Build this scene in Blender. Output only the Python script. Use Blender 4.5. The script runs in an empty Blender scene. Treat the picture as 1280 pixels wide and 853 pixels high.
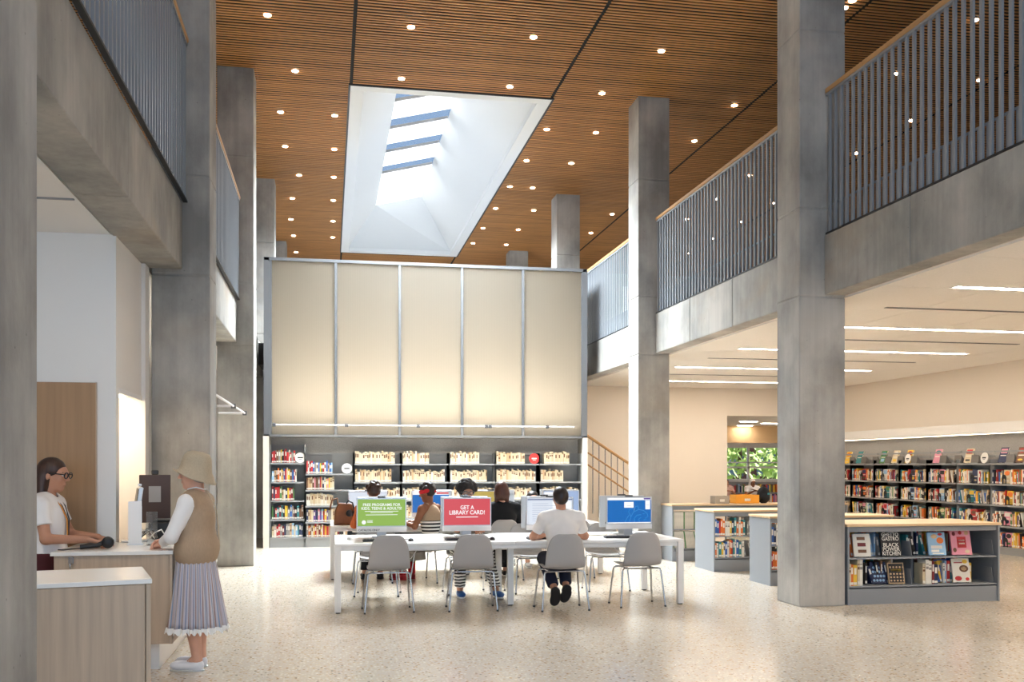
import bpy, bmesh, math, random
import numpy as np
from mathutils import Vector, Matrix, Euler
random.seed(11)
PI = math.pi
scene = bpy.context.scene
COL = scene.collection

# ---------------------------------------------------------------- camera, world, lights, exposure
cam_d = bpy.data.cameras.new('camera'); cam = bpy.data.objects.new('camera', cam_d); COL.objects.link(cam)
cam.location = (0, 0, 1.5); cam.rotation_euler = (math.radians(90), 0, math.radians(-10.63))
cam_d.sensor_width = 36; cam_d.sensor_fit = 'HORIZONTAL'; cam_d.lens = 36 * 1220 / 1280
cam_d.shift_y = (583 - 426.5) / 1280
cam_d.clip_start = .05; cam_d.clip_end = 300
scene.camera = cam

world = bpy.data.worlds.new('sky'); scene.world = world; world.use_nodes = True
bg = world.node_tree.nodes['Background']
bg.inputs[0].default_value = (.40, .60, .92, 1); bg.inputs[1].default_value = .34

def area_light(name, loc, rot, sx, sy, energy, col, spread=180):
    d = bpy.data.lights.new(name, 'AREA'); d.shape = 'RECTANGLE'; d.size = sx; d.size_y = sy
    d.energy = energy; d.color = col; d.spread = math.radians(spread)
    o = bpy.data.objects.new(name, d); COL.objects.link(o)
    o.location = loc; o.rotation_euler = rot; o['kind'] = 'helper'
    return o
# daylight through the glazed street front behind the camera
area_light('front_glazing_daylight', (-.6, -1.7, 3.4), (PI / 2, 0, 0), 9, 6, 215, (.60, .79, 1.0))
sun_d = bpy.data.lights.new('sun', 'SUN'); sun = bpy.data.objects.new('sun', sun_d); COL.objects.link(sun)
sun_d.energy = 9.0; sun_d.angle = .01; sun_d.color = (1, .95, .86); sun.rotation_euler = Vector((-.75, -.25, -.62)).to_track_quat('-Z', 'Y').to_euler(); sun['kind'] = 'helper'
# daylight falling through the skylight well
area_light('skylight_daylight', (1.955, 21.58, 7.462), (0, 0, 0), 2.75, 11.6, 3200, (.84, .93, 1.0), 134)
# lamp strip inside the glowing wall box, and an added fill light facing its panels
area_light('wall_box_lamp', (1.9, 19.2, 2.12), (PI, 0, 0), 5.8, .2, 44, (1, .90, .75))
area_light('wall_box_fill_lamp', (1.9, 19.25, 3.75), (-PI / 2, 0, 0), 5.6, 3.0, 3.5, (1, .98, .95))

vs = scene.view_settings
vs.view_transform = 'Standard'; vs.look = 'None'; vs.exposure = 1.1; vs.gamma = 1; vs.use_curve_mapping = False
try:
    scene.cycles.use_denoising = True
    scene.cycles.max_bounces = 8; scene.cycles.diffuse_bounces = 5; scene.cycles.glossy_bounces = 3
    scene.cycles.sample_clamp_indirect = 6; scene.cycles.caustics_reflective = False; scene.cycles.caustics_refractive = False
except Exception:
    pass

# ---------------------------------------------------------------- materials
def lin(h):
    h = h.lstrip('#'); o = []
    for i in (0, 2, 4):
        c = int(h[i:i + 2], 16) / 255
        o.append(c / 12.92 if c <= .04045 else ((c + .055) / 1.055) ** 2.4)
    return tuple(o)
MATS = {}
def mat(name, col='#808080', rough=.5, metal=0, spec=.5, noise=None, bump=0, coat=0, trans=0, emit=None, strength=0, alpha=1):
    """noise = (scale xyz, amount): colour wobble along the thing's own coordinates"""
    if name in MATS: return MATS[name]
    m = bpy.data.materials.new(name); MATS[name] = m; m.use_nodes = True
    nt = m.node_tree; b = nt.nodes['Principled BSDF']
    c = lin(col) if isinstance(col, str) else col
    b.inputs['Base Color'].default_value = (*c, 1); b.inputs['Roughness'].default_value = rough
    b.inputs['Metallic'].default_value = metal; b.inputs['Specular IOR Level'].default_value = spec
    b.inputs['Coat Weight'].default_value = coat; b.inputs['Transmission Weight'].default_value = trans
    b.inputs['Alpha'].default_value = alpha
    if emit:
        e = lin(emit) if isinstance(emit, str) else emit
        b.inputs['Emission Color'].default_value = (*e, 1); b.inputs['Emission Strength'].default_value = strength
    if noise:
        tc = nt.nodes.new('ShaderNodeTexCoord'); mp = nt.nodes.new('ShaderNodeMapping'); nz = nt.nodes.new('ShaderNodeTexNoise')
        mp.inputs['Scale'].default_value = noise[0]; nz.inputs['Scale'].default_value = 1; nz.inputs['Detail'].default_value = 5
        nt.links.new(tc.outputs['Object'], mp.inputs['Vector']); nt.links.new(mp.outputs[0], nz.inputs['Vector'])
        rp = nt.nodes.new('ShaderNodeValToRGB'); a = noise[1]
        rp.color_ramp.elements[0].position = .3; rp.color_ramp.elements[1].position = .7
        rp.color_ramp.elements[0].color = (*[max(0, x * (1 - a)) for x in c], 1); rp.color_ramp.elements[1].color = (*[min(1, x * (1 + a)) for x in c], 1)
        nt.links.new(nz.outputs['Fac'], rp.inputs[0]); nt.links.new(rp.outputs[0], b.inputs['Base Color'])
        if bump:
            bp = nt.nodes.new('ShaderNodeBump'); bp.inputs['Strength'].default_value = bump; bp.inputs['Distance'].default_value = .01
            nt.links.new(nz.outputs['Fac'], bp.inputs['Height']); nt.links.new(bp.outputs[0], b.inputs['Normal'])
    return m

def concrete(name, c1, c2, warm):
    if name in MATS: return MATS[name]
    m = bpy.data.materials.new(name); MATS[name] = m; m.use_nodes = True
    nt = m.node_tree; b = nt.nodes['Principled BSDF']; L = nt.links.new; N = nt.nodes.new
    tc = N('ShaderNodeTexCoord')
    def nz(scale, detail=6, rough=.6):
        mp = N('ShaderNodeMapping'); mp.inputs['Scale'].default_value = scale
        n = N('ShaderNodeTexNoise'); n.inputs['Scale'].default_value = 1; n.inputs['Detail'].default_value = detail; n.inputs['Roughness'].default_value = rough
        L(tc.outputs['Object'], mp.inputs[0]); L(mp.outputs[0], n.inputs['Vector']); return n
    big = nz((1.3, 1.3, .9)); streak = nz((16, 16, .55), 4); fine = nz((60, 60, 45), 3)
    r1 = N('ShaderNodeValToRGB'); r1.color_ramp.elements[0].position = .36; r1.color_ramp.elements[1].position = .66
    r1.color_ramp.elements[0].color = (*lin(c1), 1); r1.color_ramp.elements[1].color = (*lin(c2), 1)
    L(big.outputs['Fac'], r1.inputs[0])
    r2 = N('ShaderNodeValToRGB'); r2.color_ramp.elements[0].position = .35; r2.color_ramp.elements[1].position = .7
    r2.color_ramp.elements[0].color = (.88, .88, .88, 1); r2.color_ramp.elements[1].color = (1.05, 1.05, 1.04, 1)
    L(streak.outputs['Fac'], r2.inputs[0])
    mx = N('ShaderNodeMixRGB'); mx.blend_type = 'MULTIPLY'; mx.inputs[0].default_value = .75
    L(r1.outputs[0], mx.inputs[1]); L(r2.outputs[0], mx.inputs[2])
    st = nz((.7, .7, 1.6), 3); r3 = N('ShaderNodeValToRGB'); r3.color_ramp.elements[0].position = .55; r3.color_ramp.elements[1].position = .75
    r3.color_ramp.elements[0].color = (0, 0, 0, 1); r3.color_ramp.elements[1].color = (warm, warm, warm, 1)
    L(st.outputs['Fac'], r3.inputs[0])
    m2 = N('ShaderNodeMixRGB'); L(r3.outputs[0], m2.inputs[0]); L(mx.outputs[0], m2.inputs[1]); m2.inputs[2].default_value = (*lin('#a8957c'), 1)
    vo = N('ShaderNodeTexVoronoi'); vo.inputs['Scale'].default_value = 9; L(tc.outputs['Object'], vo.inputs['Vector'])
    r4 = N('ShaderNodeValToRGB'); r4.color_ramp.elements[0].position = .03; r4.color_ramp.elements[1].position = .055
    r4.color_ramp.elements[0].color = (.45, .45, .45, 1); r4.color_ramp.elements[1].color = (1, 1, 1, 1); L(vo.outputs['Distance'], r4.inputs[0])
    m3 = N('ShaderNodeMixRGB'); m3.blend_type = 'MULTIPLY'; m3.inputs[0].default_value = .8
    L(m2.outputs[0], m3.inputs[1]); L(r4.outputs[0], m3.inputs[2]); L(m3.outputs[0], b.inputs['Base Color'])
    bp = N('ShaderNodeBump'); bp.inputs['Strength'].default_value = .25; bp.inputs['Distance'].default_value = .006
    L(fine.outputs['Fac'], bp.inputs['Height']); L(bp.outputs[0], b.inputs['Normal'])
    b.inputs['Roughness'].default_value = .75; b.inputs['Specular IOR Level'].default_value = .3
    return m

def terrazzo():
    m = bpy.data.materials.new('terrazzo'); MATS['terrazzo'] = m; m.use_nodes = True
    nt = m.node_tree; b = nt.nodes['Principled BSDF']; L = nt.links.new; N = nt.nodes.new
    tc = N('ShaderNodeTexCoord')
    v = N('ShaderNodeTexVoronoi'); v.inputs['Scale'].default_value = 40; L(tc.outputs['Object'], v.inputs['Vector'])
    sep = N('ShaderNodeSeparateColor'); L(v.outputs['Color'], sep.inputs[0])
    r = N('ShaderNodeValToRGB'); r.color_ramp.interpolation = 'CONSTANT'; e = r.color_ramp.elements
    cols = [(0, '#cdbda6'), (.28, '#ddd3c3'), (.5, '#b99d78'), (.62, '#e6ded2'), (.78, '#a07d56'), (.86, '#cfc0a8'), (.95, '#7d6448')]
    e[0].position = 0; e[0].color = (*lin(cols[0][1]), 1); e[1].position = cols[1][0]; e[1].color = (*lin(cols[1][1]), 1)
    for p, c in cols[2:]:
        q = e.new(p); q.color = (*lin(c), 1)
    L(sep.outputs[0], r.inputs[0])
    r2 = N('ShaderNodeValToRGB'); r2.color_ramp.elements[0].position = .34; r2.color_ramp.elements[1].position = .46
    r2.color_ramp.elements[0].color = (1, 1, 1, 1); r2.color_ramp.elements[1].color = (0, 0, 0, 1); L(v.outputs['Distance'], r2.inputs[0])
    mx = N('ShaderNodeMixRGB'); L(r2.outputs[0], mx.inputs[0]); mx.inputs[1].default_value = (*lin('#cbc2b5'), 1); L(r.outputs[0], mx.inputs[2])
    nb = N('ShaderNodeTexNoise'); nb.inputs['Scale'].default_value = .8; L(tc.outputs['Object'], nb.inputs['Vector'])
    r3 = N('ShaderNodeValToRGB'); r3.color_ramp.elements[0].color = (.9, .88, .85, 1); r3.color_ramp.elements[1].color = (1, 1, 1, 1); L(nb.outputs['Fac'], r3.inputs[0])
    m2 = N('ShaderNodeMixRGB'); m2.blend_type = 'MULTIPLY'; m2.inputs[0].default_value = 1; L(mx.outputs[0], m2.inputs[1]); L(r3.outputs[0], m2.inputs[2])
    L(m2.outputs[0], b.inputs['Base Color'])
    b.inputs['Roughness'].default_value = .17; b.inputs['Specular IOR Level'].default_value = .5
    return m

def translucent(name, col, t):
    m = bpy.data.materials.new(name); MATS[name] = m; m.use_nodes = True
    nt = m.node_tree; nt.nodes.remove(nt.nodes['Principled BSDF']); out = nt.nodes['Material Output']
    d = nt.nodes.new('ShaderNodeBsdfDiffuse'); r = nt.nodes.new('ShaderNodeBsdfTranslucent'); mx = nt.nodes.new('ShaderNodeMixShader')
    tc = nt.nodes.new('ShaderNodeTexCoord'); mp = nt.nodes.new('ShaderNodeMapping'); w = nt.nodes.new('ShaderNodeTexWave')
    mp.inputs['Scale'].default_value = (14, 1, 1); w.inputs['Scale'].default_value = 1; w.bands_direction = 'X'
    nt.links.new(tc.outputs['Object'], mp.inputs[0]); nt.links.new(mp.outputs[0], w.inputs['Vector'])
    rp = nt.nodes.new('ShaderNodeValToRGB'); c = lin(col)
    rp.color_ramp.elements[0].color = (*[x * .93 for x in c], 1); rp.color_ramp.elements[1].color = (*c, 1)
    nt.links.new(w.outputs['Fac'], rp.inputs[0]); nt.links.new(rp.outputs[0], d.inputs[0]); nt.links.new(rp.outputs[0], r.inputs[0])
    mx.inputs[0].default_value = t
    nt.links.new(d.outputs[0], mx.inputs[1]); nt.links.new(r.outputs[0], mx.inputs[2]); nt.links.new(mx.outputs[0], out.inputs[0])
    return m

def stripes(name, cols, scale, axis='X', coords='Object', distort=0):
    """repeating stripe pattern of the given colours"""
    m = bpy.data.materials.new(name); MATS[name] = m; m.use_nodes = True
    nt = m.node_tree; b = nt.nodes['Principled BSDF']; N = nt.nodes.new; L = nt.links.new
    tc = N('ShaderNodeTexCoord'); w = N('ShaderNodeTexWave'); w.bands_direction = axis; w.wave_profile = 'SAW'
    w.inputs['Scale'].default_value = scale; w.inputs['Distortion'].default_value = distort; w.inputs['Detail'].default_value = 2
    L(tc.outputs[coords], w.inputs['Vector'])
    r = N('ShaderNodeValToRGB'); r.color_ramp.interpolation = 'CONSTANT'; e = r.color_ramp.elements
    e[0].position = 0; e[0].color = (*lin(cols[0]), 1); e[1].position = 1 / len(cols); e[1].color = (*lin(cols[1]), 1)
    for i, c in enumerate(cols[2:], 2):
        q = e.new(i / len(cols)); q.color = (*lin(c), 1)
    L(w.outputs['Fac'], r.inputs[0]); L(r.outputs[0], b.inputs['Base Color']); b.inputs['Roughness'].default_value = .85
    return m

concrete('concrete', '#878582', '#b7b4ae', .22)
concrete('concrete_beam', '#8b8a86', '#b6b2ab', .5)
terrazzo()
mat('white_paint', '#e9e6e2', .8); mat('cream_paint', '#e8ddcf', .85); mat('tan_paint', '#c9aa80', .85)
mat('acoustic_white', '#eeeae4', .9, noise=((40, 40, 40), .03))
mat('dark_void', '#0c0a09', .9); mat('black_metal', '#17181a', .5)
mat('slat_wood', '#c0854a', .55, noise=((.9, 30, 30), .28))
mat('oak', '#bba58e', .5, noise=((30, 30, 1.2), .12)); mat('oak_panel', '#a3805d', .55, noise=((26, 26, 1.0), .1))
mat('handrail_oak', '#b58a58', .45, noise=((20, 1, 20), .12)); mat('top_oak', '#cdb08a', .5, noise=((1.5, 30, 10), .12))
mat('quartz', '#efebe4', .25); mat('white_metal', '#eceae8', .35); mat('white_laminate', '#f2f0ed', .35)
mat('rail_grey', '#8d9298', .4, .15); mat('infill_grey', '#8d9095', .5, .1); mat('shelf_grey', '#8e9091', .5, .05)
mat('felt_grey', '#9c9a97', .95, noise=((60, 60, 60), .12)); mat('island_grey', '#878c92', .5, .05)
mat('frame_alu', '#626365', .5, .1); mat('chair_plastic', '#a9a7a6', .55); mat('chrome', '#b9bbbe', .18, 1)
mat('silver', '#c9cbcd', .35, .4); mat('black_plastic', '#1b1b1d', .45); mat('dark_plastic', '#2c2d31', .4)
mat('box_back', '#7d7973', .9); mat('bounce_dark', '#3a3a3c', .95); translucent('glow_panel', '#eee9e0', .94)  # the dark grey is for added surfaces that soak up skylight bounce
mat('downlight_glow', '#ffffff', emit='#ffe9cc', strength=20)
mat('linear_glow', '#ffffff', emit='#fff0de', strength=27)
mat('sky_glazing', '#ffffff', emit='#eef5ff', strength=.9)
mat('cove_glow', '#ffffff', emit='#ffe6c4', strength=6)
mat('well_white', '#e6e8e8', .85)
mat('glass', '#ffffff', .02, trans=1); MATS['glass'].node_tree.nodes['Principled BSDF'].inputs['IOR'].default_value = 1.02
mat('paper', '#efe6d2', .8); mat('sticker', '#e4e0d6', .7)

# ---------------------------------------------------------------- mesh helpers
class MB:
    def __init__(s): s.v = []; s.f = []; s.m = []; s.s = []; s.cur = 0
    def add(s, vs, fs, sm=False):
        o = len(s.v); s.v += [tuple(p) for p in vs]; s.f += [tuple(i + o for i in f) for f in fs]
        s.m += [s.cur] * len(fs); s.s += [sm] * len(fs); return s
    def box(s, x0, x1, y0, y1, z0, z1, T=None):
        vs = [(x, y, z) for x in (x0, x1) for y in (y0, y1) for z in (z0, z1)]
        if T is not None: vs = [T @ Vector(p) for p in vs]
        return s.add(vs, [(0, 1, 3, 2), (4, 6, 7, 5), (0, 4, 5, 1), (2, 3, 7, 6), (0, 2, 6, 4), (1, 5, 7, 3)])
    def tube(s, pts, r, n=8, caps=True, r1=None):
        pts = [Vector(p) for p in pts]; rings = []; up = None
        for i, p in enumerate(pts):
            if i == 0: t = pts[1] - p
            elif i == len(pts) - 1: t = p - pts[i - 1]
            else: t = (pts[i + 1] - p).normalized() + (p - pts[i - 1]).normalized()
            t.normalize()
            if up is None: up = t.orthogonal().normalized()
            up = (up - t * up.dot(t)).normalized(); b = t.cross(up)
            rr = r if r1 is None else r + (r1 - r) * i / (len(pts) - 1)
            rings.append([p + up * math.cos(2 * PI * k / n) * rr + b * math.sin(2 * PI * k / n) * rr for k in range(n)])
        vs = [q for g in rings for q in g]; fs = []
        for i in range(len(rings) - 1):
            for k in range(n):
                fs.append((i * n + k, i * n + (k + 1) % n, (i + 1) * n + (k + 1) % n, (i + 1) * n + k))
        s.add(vs, fs, True)
        if caps:
            s.add(rings[0], [tuple(range(n))[::-1]]); s.add(rings[-1], [tuple(range(n))])
        return s
    def lathe(s, prof, n=24, c=(0, 0, 0), T=None, sm=True):
        vs = []
        for r, z in prof:
            for k in range(n):
                a = 2 * PI * k / n; p = Vector((c[0] + r * math.cos(a), c[1] + r * math.sin(a), c[2] + z))
                vs.append(T @ p if T is not None else p)
        fs = [(i * n + k, i * n + (k + 1) % n, (i + 1) * n + (k + 1) % n, (i + 1) * n + k) for i in range(len(prof) - 1) for k in range(n)]
        s.add(vs, fs, sm)
        return s
    def prism(s, poly, d0, d1, T):
        """poly (u,v) extruded along w from d0 to d1, T maps (u,v,w)"""
        n = len(poly); a = [T @ Vector((u, v, d0)) for u, v in poly]; b = [T @ Vector((u, v, d1)) for u, v in poly]
        fs = [tuple(range(n))[::-1], tuple(range(n, 2 * n))] + [(i, (i + 1) % n, n + (i + 1) % n, n + i) for i in range(n)]
        return s.add(a + b, fs)
    def mesh(s, name, mats):
        me = bpy.data.meshes.new(name); me.from_pydata(s.v, [], s.f)
        for m in (mats if isinstance(mats, (list, tuple)) else [mats]): me.materials.append(MATS[m] if isinstance(m, str) else m)
        me.polygons.foreach_set('material_index', s.m); me.polygons.foreach_set('use_smooth', s.s); me.update()
        bm = bmesh.new(); bm.from_mesh(me); bmesh.ops.recalc_face_normals(bm, faces=bm.faces); bm.to_mesh(me); bm.free()
        return me
    def build(s, name, mats, parent=None, bevel=0, loc=None, rot=None, seg=2):
        return link(name, s.mesh(name, mats), parent, bevel, loc, rot, seg)
def link(name, me, parent=None, bevel=0, loc=None, rot=None, seg=2, scale=None):
    o = bpy.data.objects.new(name, me); COL.objects.link(o); o.parent = parent
    if loc is not None: o.location = loc
    if rot is not None: o.rotation_euler = rot
    if scale is not None: o.scale = scale
    if bevel:
        b = o.modifiers.new('bevel', 'BEVEL'); b.width = bevel; b.segments = seg; b.limit_method = 'ANGLE'
    return o
def thing(name, label, cat, loc=(0, 0, 0), rz=0, group=None):
    o = bpy.data.objects.new(name, None); COL.objects.link(o); o.location = loc; o.rotation_euler = (0, 0, rz)
    o.empty_display_size = .1
    return tag(o, label, cat, group)
def tag(o, label, cat=None, group=None, kind=None):
    if label: o['label'] = label
    if cat: o['category'] = cat
    if group: o['group'] = group
    if kind: o['kind'] = kind
    return o
def struct(o, label=None):
    o['kind'] = 'structure'
    if label: o['label'] = label
    return o
def copy_tree(o, parent=None):
    c = o.copy(); COL.objects.link(c); c.parent = parent
    for ch in o.children: copy_tree(ch, c)
    return c
def bx(name, m, x0, x1, y0, y1, z0, z1, parent=None, bevel=0):
    return MB().box(x0, x1, y0, y1, z0, z1).build(name, m, parent, bevel)
def text(name, body, size, m, parent, loc, rot, align='CENTER', bold=.012, width=None):
    cu = bpy.data.curves.new('lettering', 'FONT'); cu.body = body; cu.size = size; cu.align_x = align; cu.align_y = 'CENTER'
    cu.extrude = .0006; cu.offset = bold * size; cu.resolution_u = 3; cu.space_line = .95
    t = bpy.data.objects.new('lettering', cu)
    me = bpy.data.meshes.new_from_object(t); me.materials.clear(); me.materials.append(MATS[m])
    if width:
        xs = [v.co.x for v in me.vertices]; k = width / max(1e-6, max(xs) - min(xs))
        for v in me.vertices: v.co.x *= k
    bpy.data.objects.remove(t); bpy.data.curves.remove(cu)
    return link(name, me, parent, 0, loc, rot)

# ---------------------------------------------------------------- the setting
struct(bx('floor', 'terrazzo', -8, 18, -6, 30.4, -.1, 0), 'polished speckled beige terrazzo floor')
struct(bx('ground_outside', mat('asphalt', '#8b8a86', .9), -20, 60, 30.4, 80, -.2, -.05))

def concrete_column(x0, y0, seams=(3.31, 4.25, 6.15), s=.53, top=7.5, m='concrete', label=''):
    c = struct(bx('concrete_column', m, x0 + .008, x0 + s - .008, y0 + .008, y0 + s - .008, 0, top), label)
    zs = [0, *seams, top]
    for a, b in zip(zs, zs[1:]):
        bx('concrete_lift', m, x0, x0 + s, y0, y0 + s, a + (.006 if a else 0), b - .006, c, .012)
    k = MB()
    for dx, dy in ((-1, 0), (1, 0), (0, -1), (0, 1)):
        k.box(x0 - .03 if dx < 1 else x0 + s, x0 if dx < 0 else x0 + s + .03, y0 - .03 if dy < 1 else y0 + s, y0 if dy < 0 else y0 + s + .03, 7.5, 7.56) if dx else \
            k.box(x0 - .03, x0 + s + .03, y0 - .03 if dy < 0 else y0 + s, y0 if dy < 0 else y0 + s + .03, 7.5, 7.56)
    k.build('ceiling_collar', 'black_metal', c)
    return c
ROWS = (4.06, 9.64, 15.14, 20.9, 26.6)
for i, y in enumerate(ROWS):
    concrete_column(4.92, y, label='square concrete column carrying the gallery edge opposite the service desk')
    concrete_column(-1.64, y if i else 3.53, label='square concrete column on the service desk side of the hall')

def beam(x0, x1, y0, y1, z0=3.33, z1=3.97, cuts=()):
    b = struct(bx('concrete_edge_beam', 'concrete_beam', x0 + .01, x1 - .01, y0, y1, z0 + .01, z1 - .01), 'exposed concrete edge beam below the gallery railing')
    ys = [y0, *cuts, y1]
    for a, c in zip(ys, ys[1:]): bx('beam_segment', 'concrete_beam', x0, x1, a + .005, c - .005, z0, z1, b, .012)
for a, b in ((-5.9, 4.06), (4.59, 9.64), (10.17, 15.14), (15.67, 20.9), (21.43, 26.6)):
    m_ = (a + b) / 2
    beam(5.205, 5.45, a, b, cuts=((a + .38 * (b - a), a + .69 * (b - a))))
    beam(-1.715, -1.36, a if a > 4 else -5.9, b if b > 4.1 else 3.53, 3.36, 3.99, cuts=(m_,))
struct(bx('gallery_floor_slab', 'concrete', 5.45, 13.0, -6, 29.5, 3.36, 3.92))
struct(MB().box(-1.715, 5.2, 19.76, 29.5, 3.5, 3.92).build('bounce_deck', 'bounce_dark'), 'unseen dark deck behind the glowing wall, added to absorb bounced light')  # out-of-sight deck added to keep bounced light off the skylight well
struct(bx('gallery_floor_slab', 'concrete', -7, -1.715, -6, 29.5, 3.4, 3.92))

# railings along both gallery edges
bal_me = MB().box(-.011, .011, -.018, .018, 0, 1.47).mesh('baluster', 'rail_grey')
inf_me = MB().box(-.004, .004, -.036, .036, 0, .31).mesh('infill_bar', 'infill_grey')
def railing(x, y0, y1, z, side, label):
    r = thing('railing', label, 'railing', (x, y0, z))
    L = y1 - y0; n = round(L / .1165)
    MB().box(-.03, .03, 0, L, 1.49, 1.545).build('handrail', 'handrail_oak', r, .012)
    MB().box(-.02, .02, 0, L, 1.465, 1.49).build('top_bar', 'rail_grey', r)
    MB().box(-.02, .02, 0, L, -.012, .006).build('bottom_bar', 'black_metal', r)
    MB().box(-.006 + side * .028, .006 + side * .028, 0, L, .29, .31).build('infill_bar_cap', 'infill_grey', r)
    for i in range(n):
        y = (i + .5) * L / n
        link('baluster', bal_me, r, loc=(0, y, 0))
        if i < n - 1: link('infill_bar', inf_me, r, loc=(side * .028, y + L / n / 2, 0))
RT = 'tall grey baluster railing with oak handrail '
railing(5.23, 4.6, 9.62, 3.985, 1, RT + 'starting at the column beside the low cookbook shelf')
railing(5.23, 10.19, 15.12, 3.985, 1, RT + 'between the two full-height columns opposite the desk')
railing(5.23, 15.69, 20.88, 3.985, 1, RT + 'ending behind the glowing wall box')
railing(-1.33, 4.6, 9.62, 4.0, -1, RT + 'above the service desk')
railing(-1.33, 10.19, 15.12, 4.0, -1, RT + 'between columns beyond the service desk')

# slatted timber ceiling in bays, black reveal joints between them
ceil = struct(MB().box(-7, .5, -6, 29.5, 7.62, 7.66).box(3.41, 13, -6, 29.5, 7.62, 7.66).box(.5, 3.41, -6, 15.6, 7.62, 7.66).box(.5, 3.41, 27.58, 29.5, 7.62, 7.66).build('ceiling', 'dark_void'), 'timber slat ceiling with black reveal joints')
BAYS = [(-7, .318), (.368, 3.532), (3.582, 6.826), (6.876, 10.1), (10.15, 13)]
SKY = (.335, 3.575, 15.5, 27.65)
slat_mes = [MB().box(0, b - a, 0, .033, 0, .009).mesh('slat', 'slat_wood') for a, b in BAYS]
far = MB()
for r in range(int((29.3 + 5.8) / .08)):
    y = -5.8 + r * .08
    for bi, (a, b) in enumerate(BAYS):
        if bi == 1 and SKY[2] - .08 < y < SKY[3] + .03: continue
        if 11.45 < y < 16.25: link('slat', slat_mes[bi], ceil, loc=(a, y, 7.48 + .004 * math.sin(r * 7.1 + bi)))
        else: far.box(a, b, y, y + .033, 7.48, 7.489)
tag(far.build('slats', 'slat_wood', ceil), None, kind='stuff')
jb = MB()
for x in (.343, 3.557, 6.851, 10.125): jb.box(x - .022, x + .022, -5.8, 29.3, 7.5, 7.6)
jb.build('reveal_joint', 'dark_void', ceil)

# skylight well
def frame4(b, x0, x1, y0, y1, w, z0, z1):
    return b.box(x0, x1, y0, y0 + w, z0, z1).box(x0, x1, y1 - w, y1, z0, z1).box(x0, x0 + w, y0 + w, y1 - w, z0, z1).box(x1 - w, x1, y0 + w, y1 - w, z0, z1)
def skylight(ys, label):
    sk = thing('skylight', label, 'skylight', (SKY[0], ys, 7.47))
    X0, X1, Y0, Y1 = 0, SKY[1] - SKY[0], 0, SKY[3] - SKY[2]
    frame4(MB(), -.03, X1 + .03, -.03, Y1 + .03, .03, -.005, .12).build('black_edge_trim', 'black_metal', sk)
    frame4(MB(), X0, X1, Y0, Y1, .215, 0, .1).build('rim', 'well_white', sk, .006)
    lo = [(.18, .18, .085), (X1 - .18, .18, .085), (X1 - .18, Y1 - .18, .085), (.18, Y1 - .18, .085)]
    tl, tr = .91, 2.12
    hi = [(tl, 1.0, 1.03), (tr, 1.0, 1.33), (tr, 10.9, 1.33), (tl, 10.9, 1.03)]
    for i in range(4):
        j = (i + 1) % 4; MB().add([lo[i], lo[j], hi[j], hi[i]], [(0, 1, 2, 3)]).build('well_wall', 'well_white', sk)
    def glaz(y0, y1, dz=0, t=.02):
        v = [(tl, y0, 1.03 + dz), (tr, y0, 1.33 + dz), (tr, y1, 1.33 + dz), (tl, y1, 1.03 + dz)]
        return MB().add(v + [(a, b, c + t) for a, b, c in v], [(3, 2, 1, 0), (4, 5, 6, 7), (0, 1, 5, 4), (1, 2, 6, 5), (2, 3, 7, 6), (3, 0, 4, 7)])
    e = 1.0
    for g in (1.5, 3.05, 4.6, 6.15, 7.75, 12):
        glaz(e, min(10.9, g - .3)).build('frosted_pane', 'sky_glazing', sk)
        if g < 10:
            glaz(g - .3, g + .3, .06).build('clear_pane', 'glass', sk); glaz(g + .28, g + .3, 0, .06).build('glazing_bar', 'white_metal', sk)
        e = g + .3
skylight(SKY[2], 'large white sloped skylight well with frosted and clear panes beyond the reveal joint')

# recessed downlights on their grid
DL = [(-.8, 13.3), (-.5, 15.1), (-.8, 16.9), (.1, 16.9), (-.8, 18.7), (.1, 18.7), (-.6, 20.5), (.1, 20.5), (-.8, 22.3), (.1, 22.3), (-.9, 24.2), (.1, 24.2), (-.9, 25.9), (.1, 25.9), (-.9, 27.9),
      (1.1, 13.3), (2.8, 13.3), (1.1, 15.1), (2.8, 15.1), (4.7, 13.4), (4.3, 15.1), (6.6, 15.2), (4.7, 16.9), (6.6, 17.0), (3.8, 16.9), (3.8, 18.7), (4.7, 18.7), (3.8, 20.5), (4.3, 20.5), (3.8, 22.3), (4.7, 22.3),
      (3.8, 24.2), (4.7, 24.2), (3.8, 25.9), (4.7, 25.9), (6.6, 18.8), (6.6, 20.6), (6.6, 22.3), (6.6, 24.2), (6.6, 11.7), (8.5, 11.7), (9.9, 13.5), (8.5, 13.5), (9.9, 15.3), (9.9, 17.1), (8.5, 18.8), (8.5, 20.6), (9.9, 20.7), (9.9, 22.4), (8.5, 22.4), (9.9, 24.2), (9.9, 26)]
ring = MB().lathe([(.046, .02), (.06, 0), (.06, .03)], 16).mesh('trim_ring', 'black_metal')
lens = MB().add([(.05 * math.cos(2 * PI * k / 16), .05 * math.sin(2 * PI * k / 16), -.004) for k in range(16)] + [(.042 * math.cos(2 * PI * k / 16), .042 * math.sin(2 * PI * k / 16), -.012) for k in range(16)], [tuple(range(16, 32))[::-1]] + [(k, (k + 1) % 16, 16 + (k + 1) % 16, 16 + k) for k in range(16)]).mesh('lens', 'downlight_glow')
DL += [(x_, y_) for y_ in (11.5, 9.7, 7.9, 6.1, 4.3, 2.5, .7) for x_ in (-.8, 1.1, 2.8, 4.7, 6.6)]
lamp = bpy.data.lights.new('downlight_lamp', 'AREA'); lamp.shape = 'DISK'; lamp.size = .08; lamp.energy = 1.6; lamp.color = (1, .93, .83); lamp.spread = math.radians(130)
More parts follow.
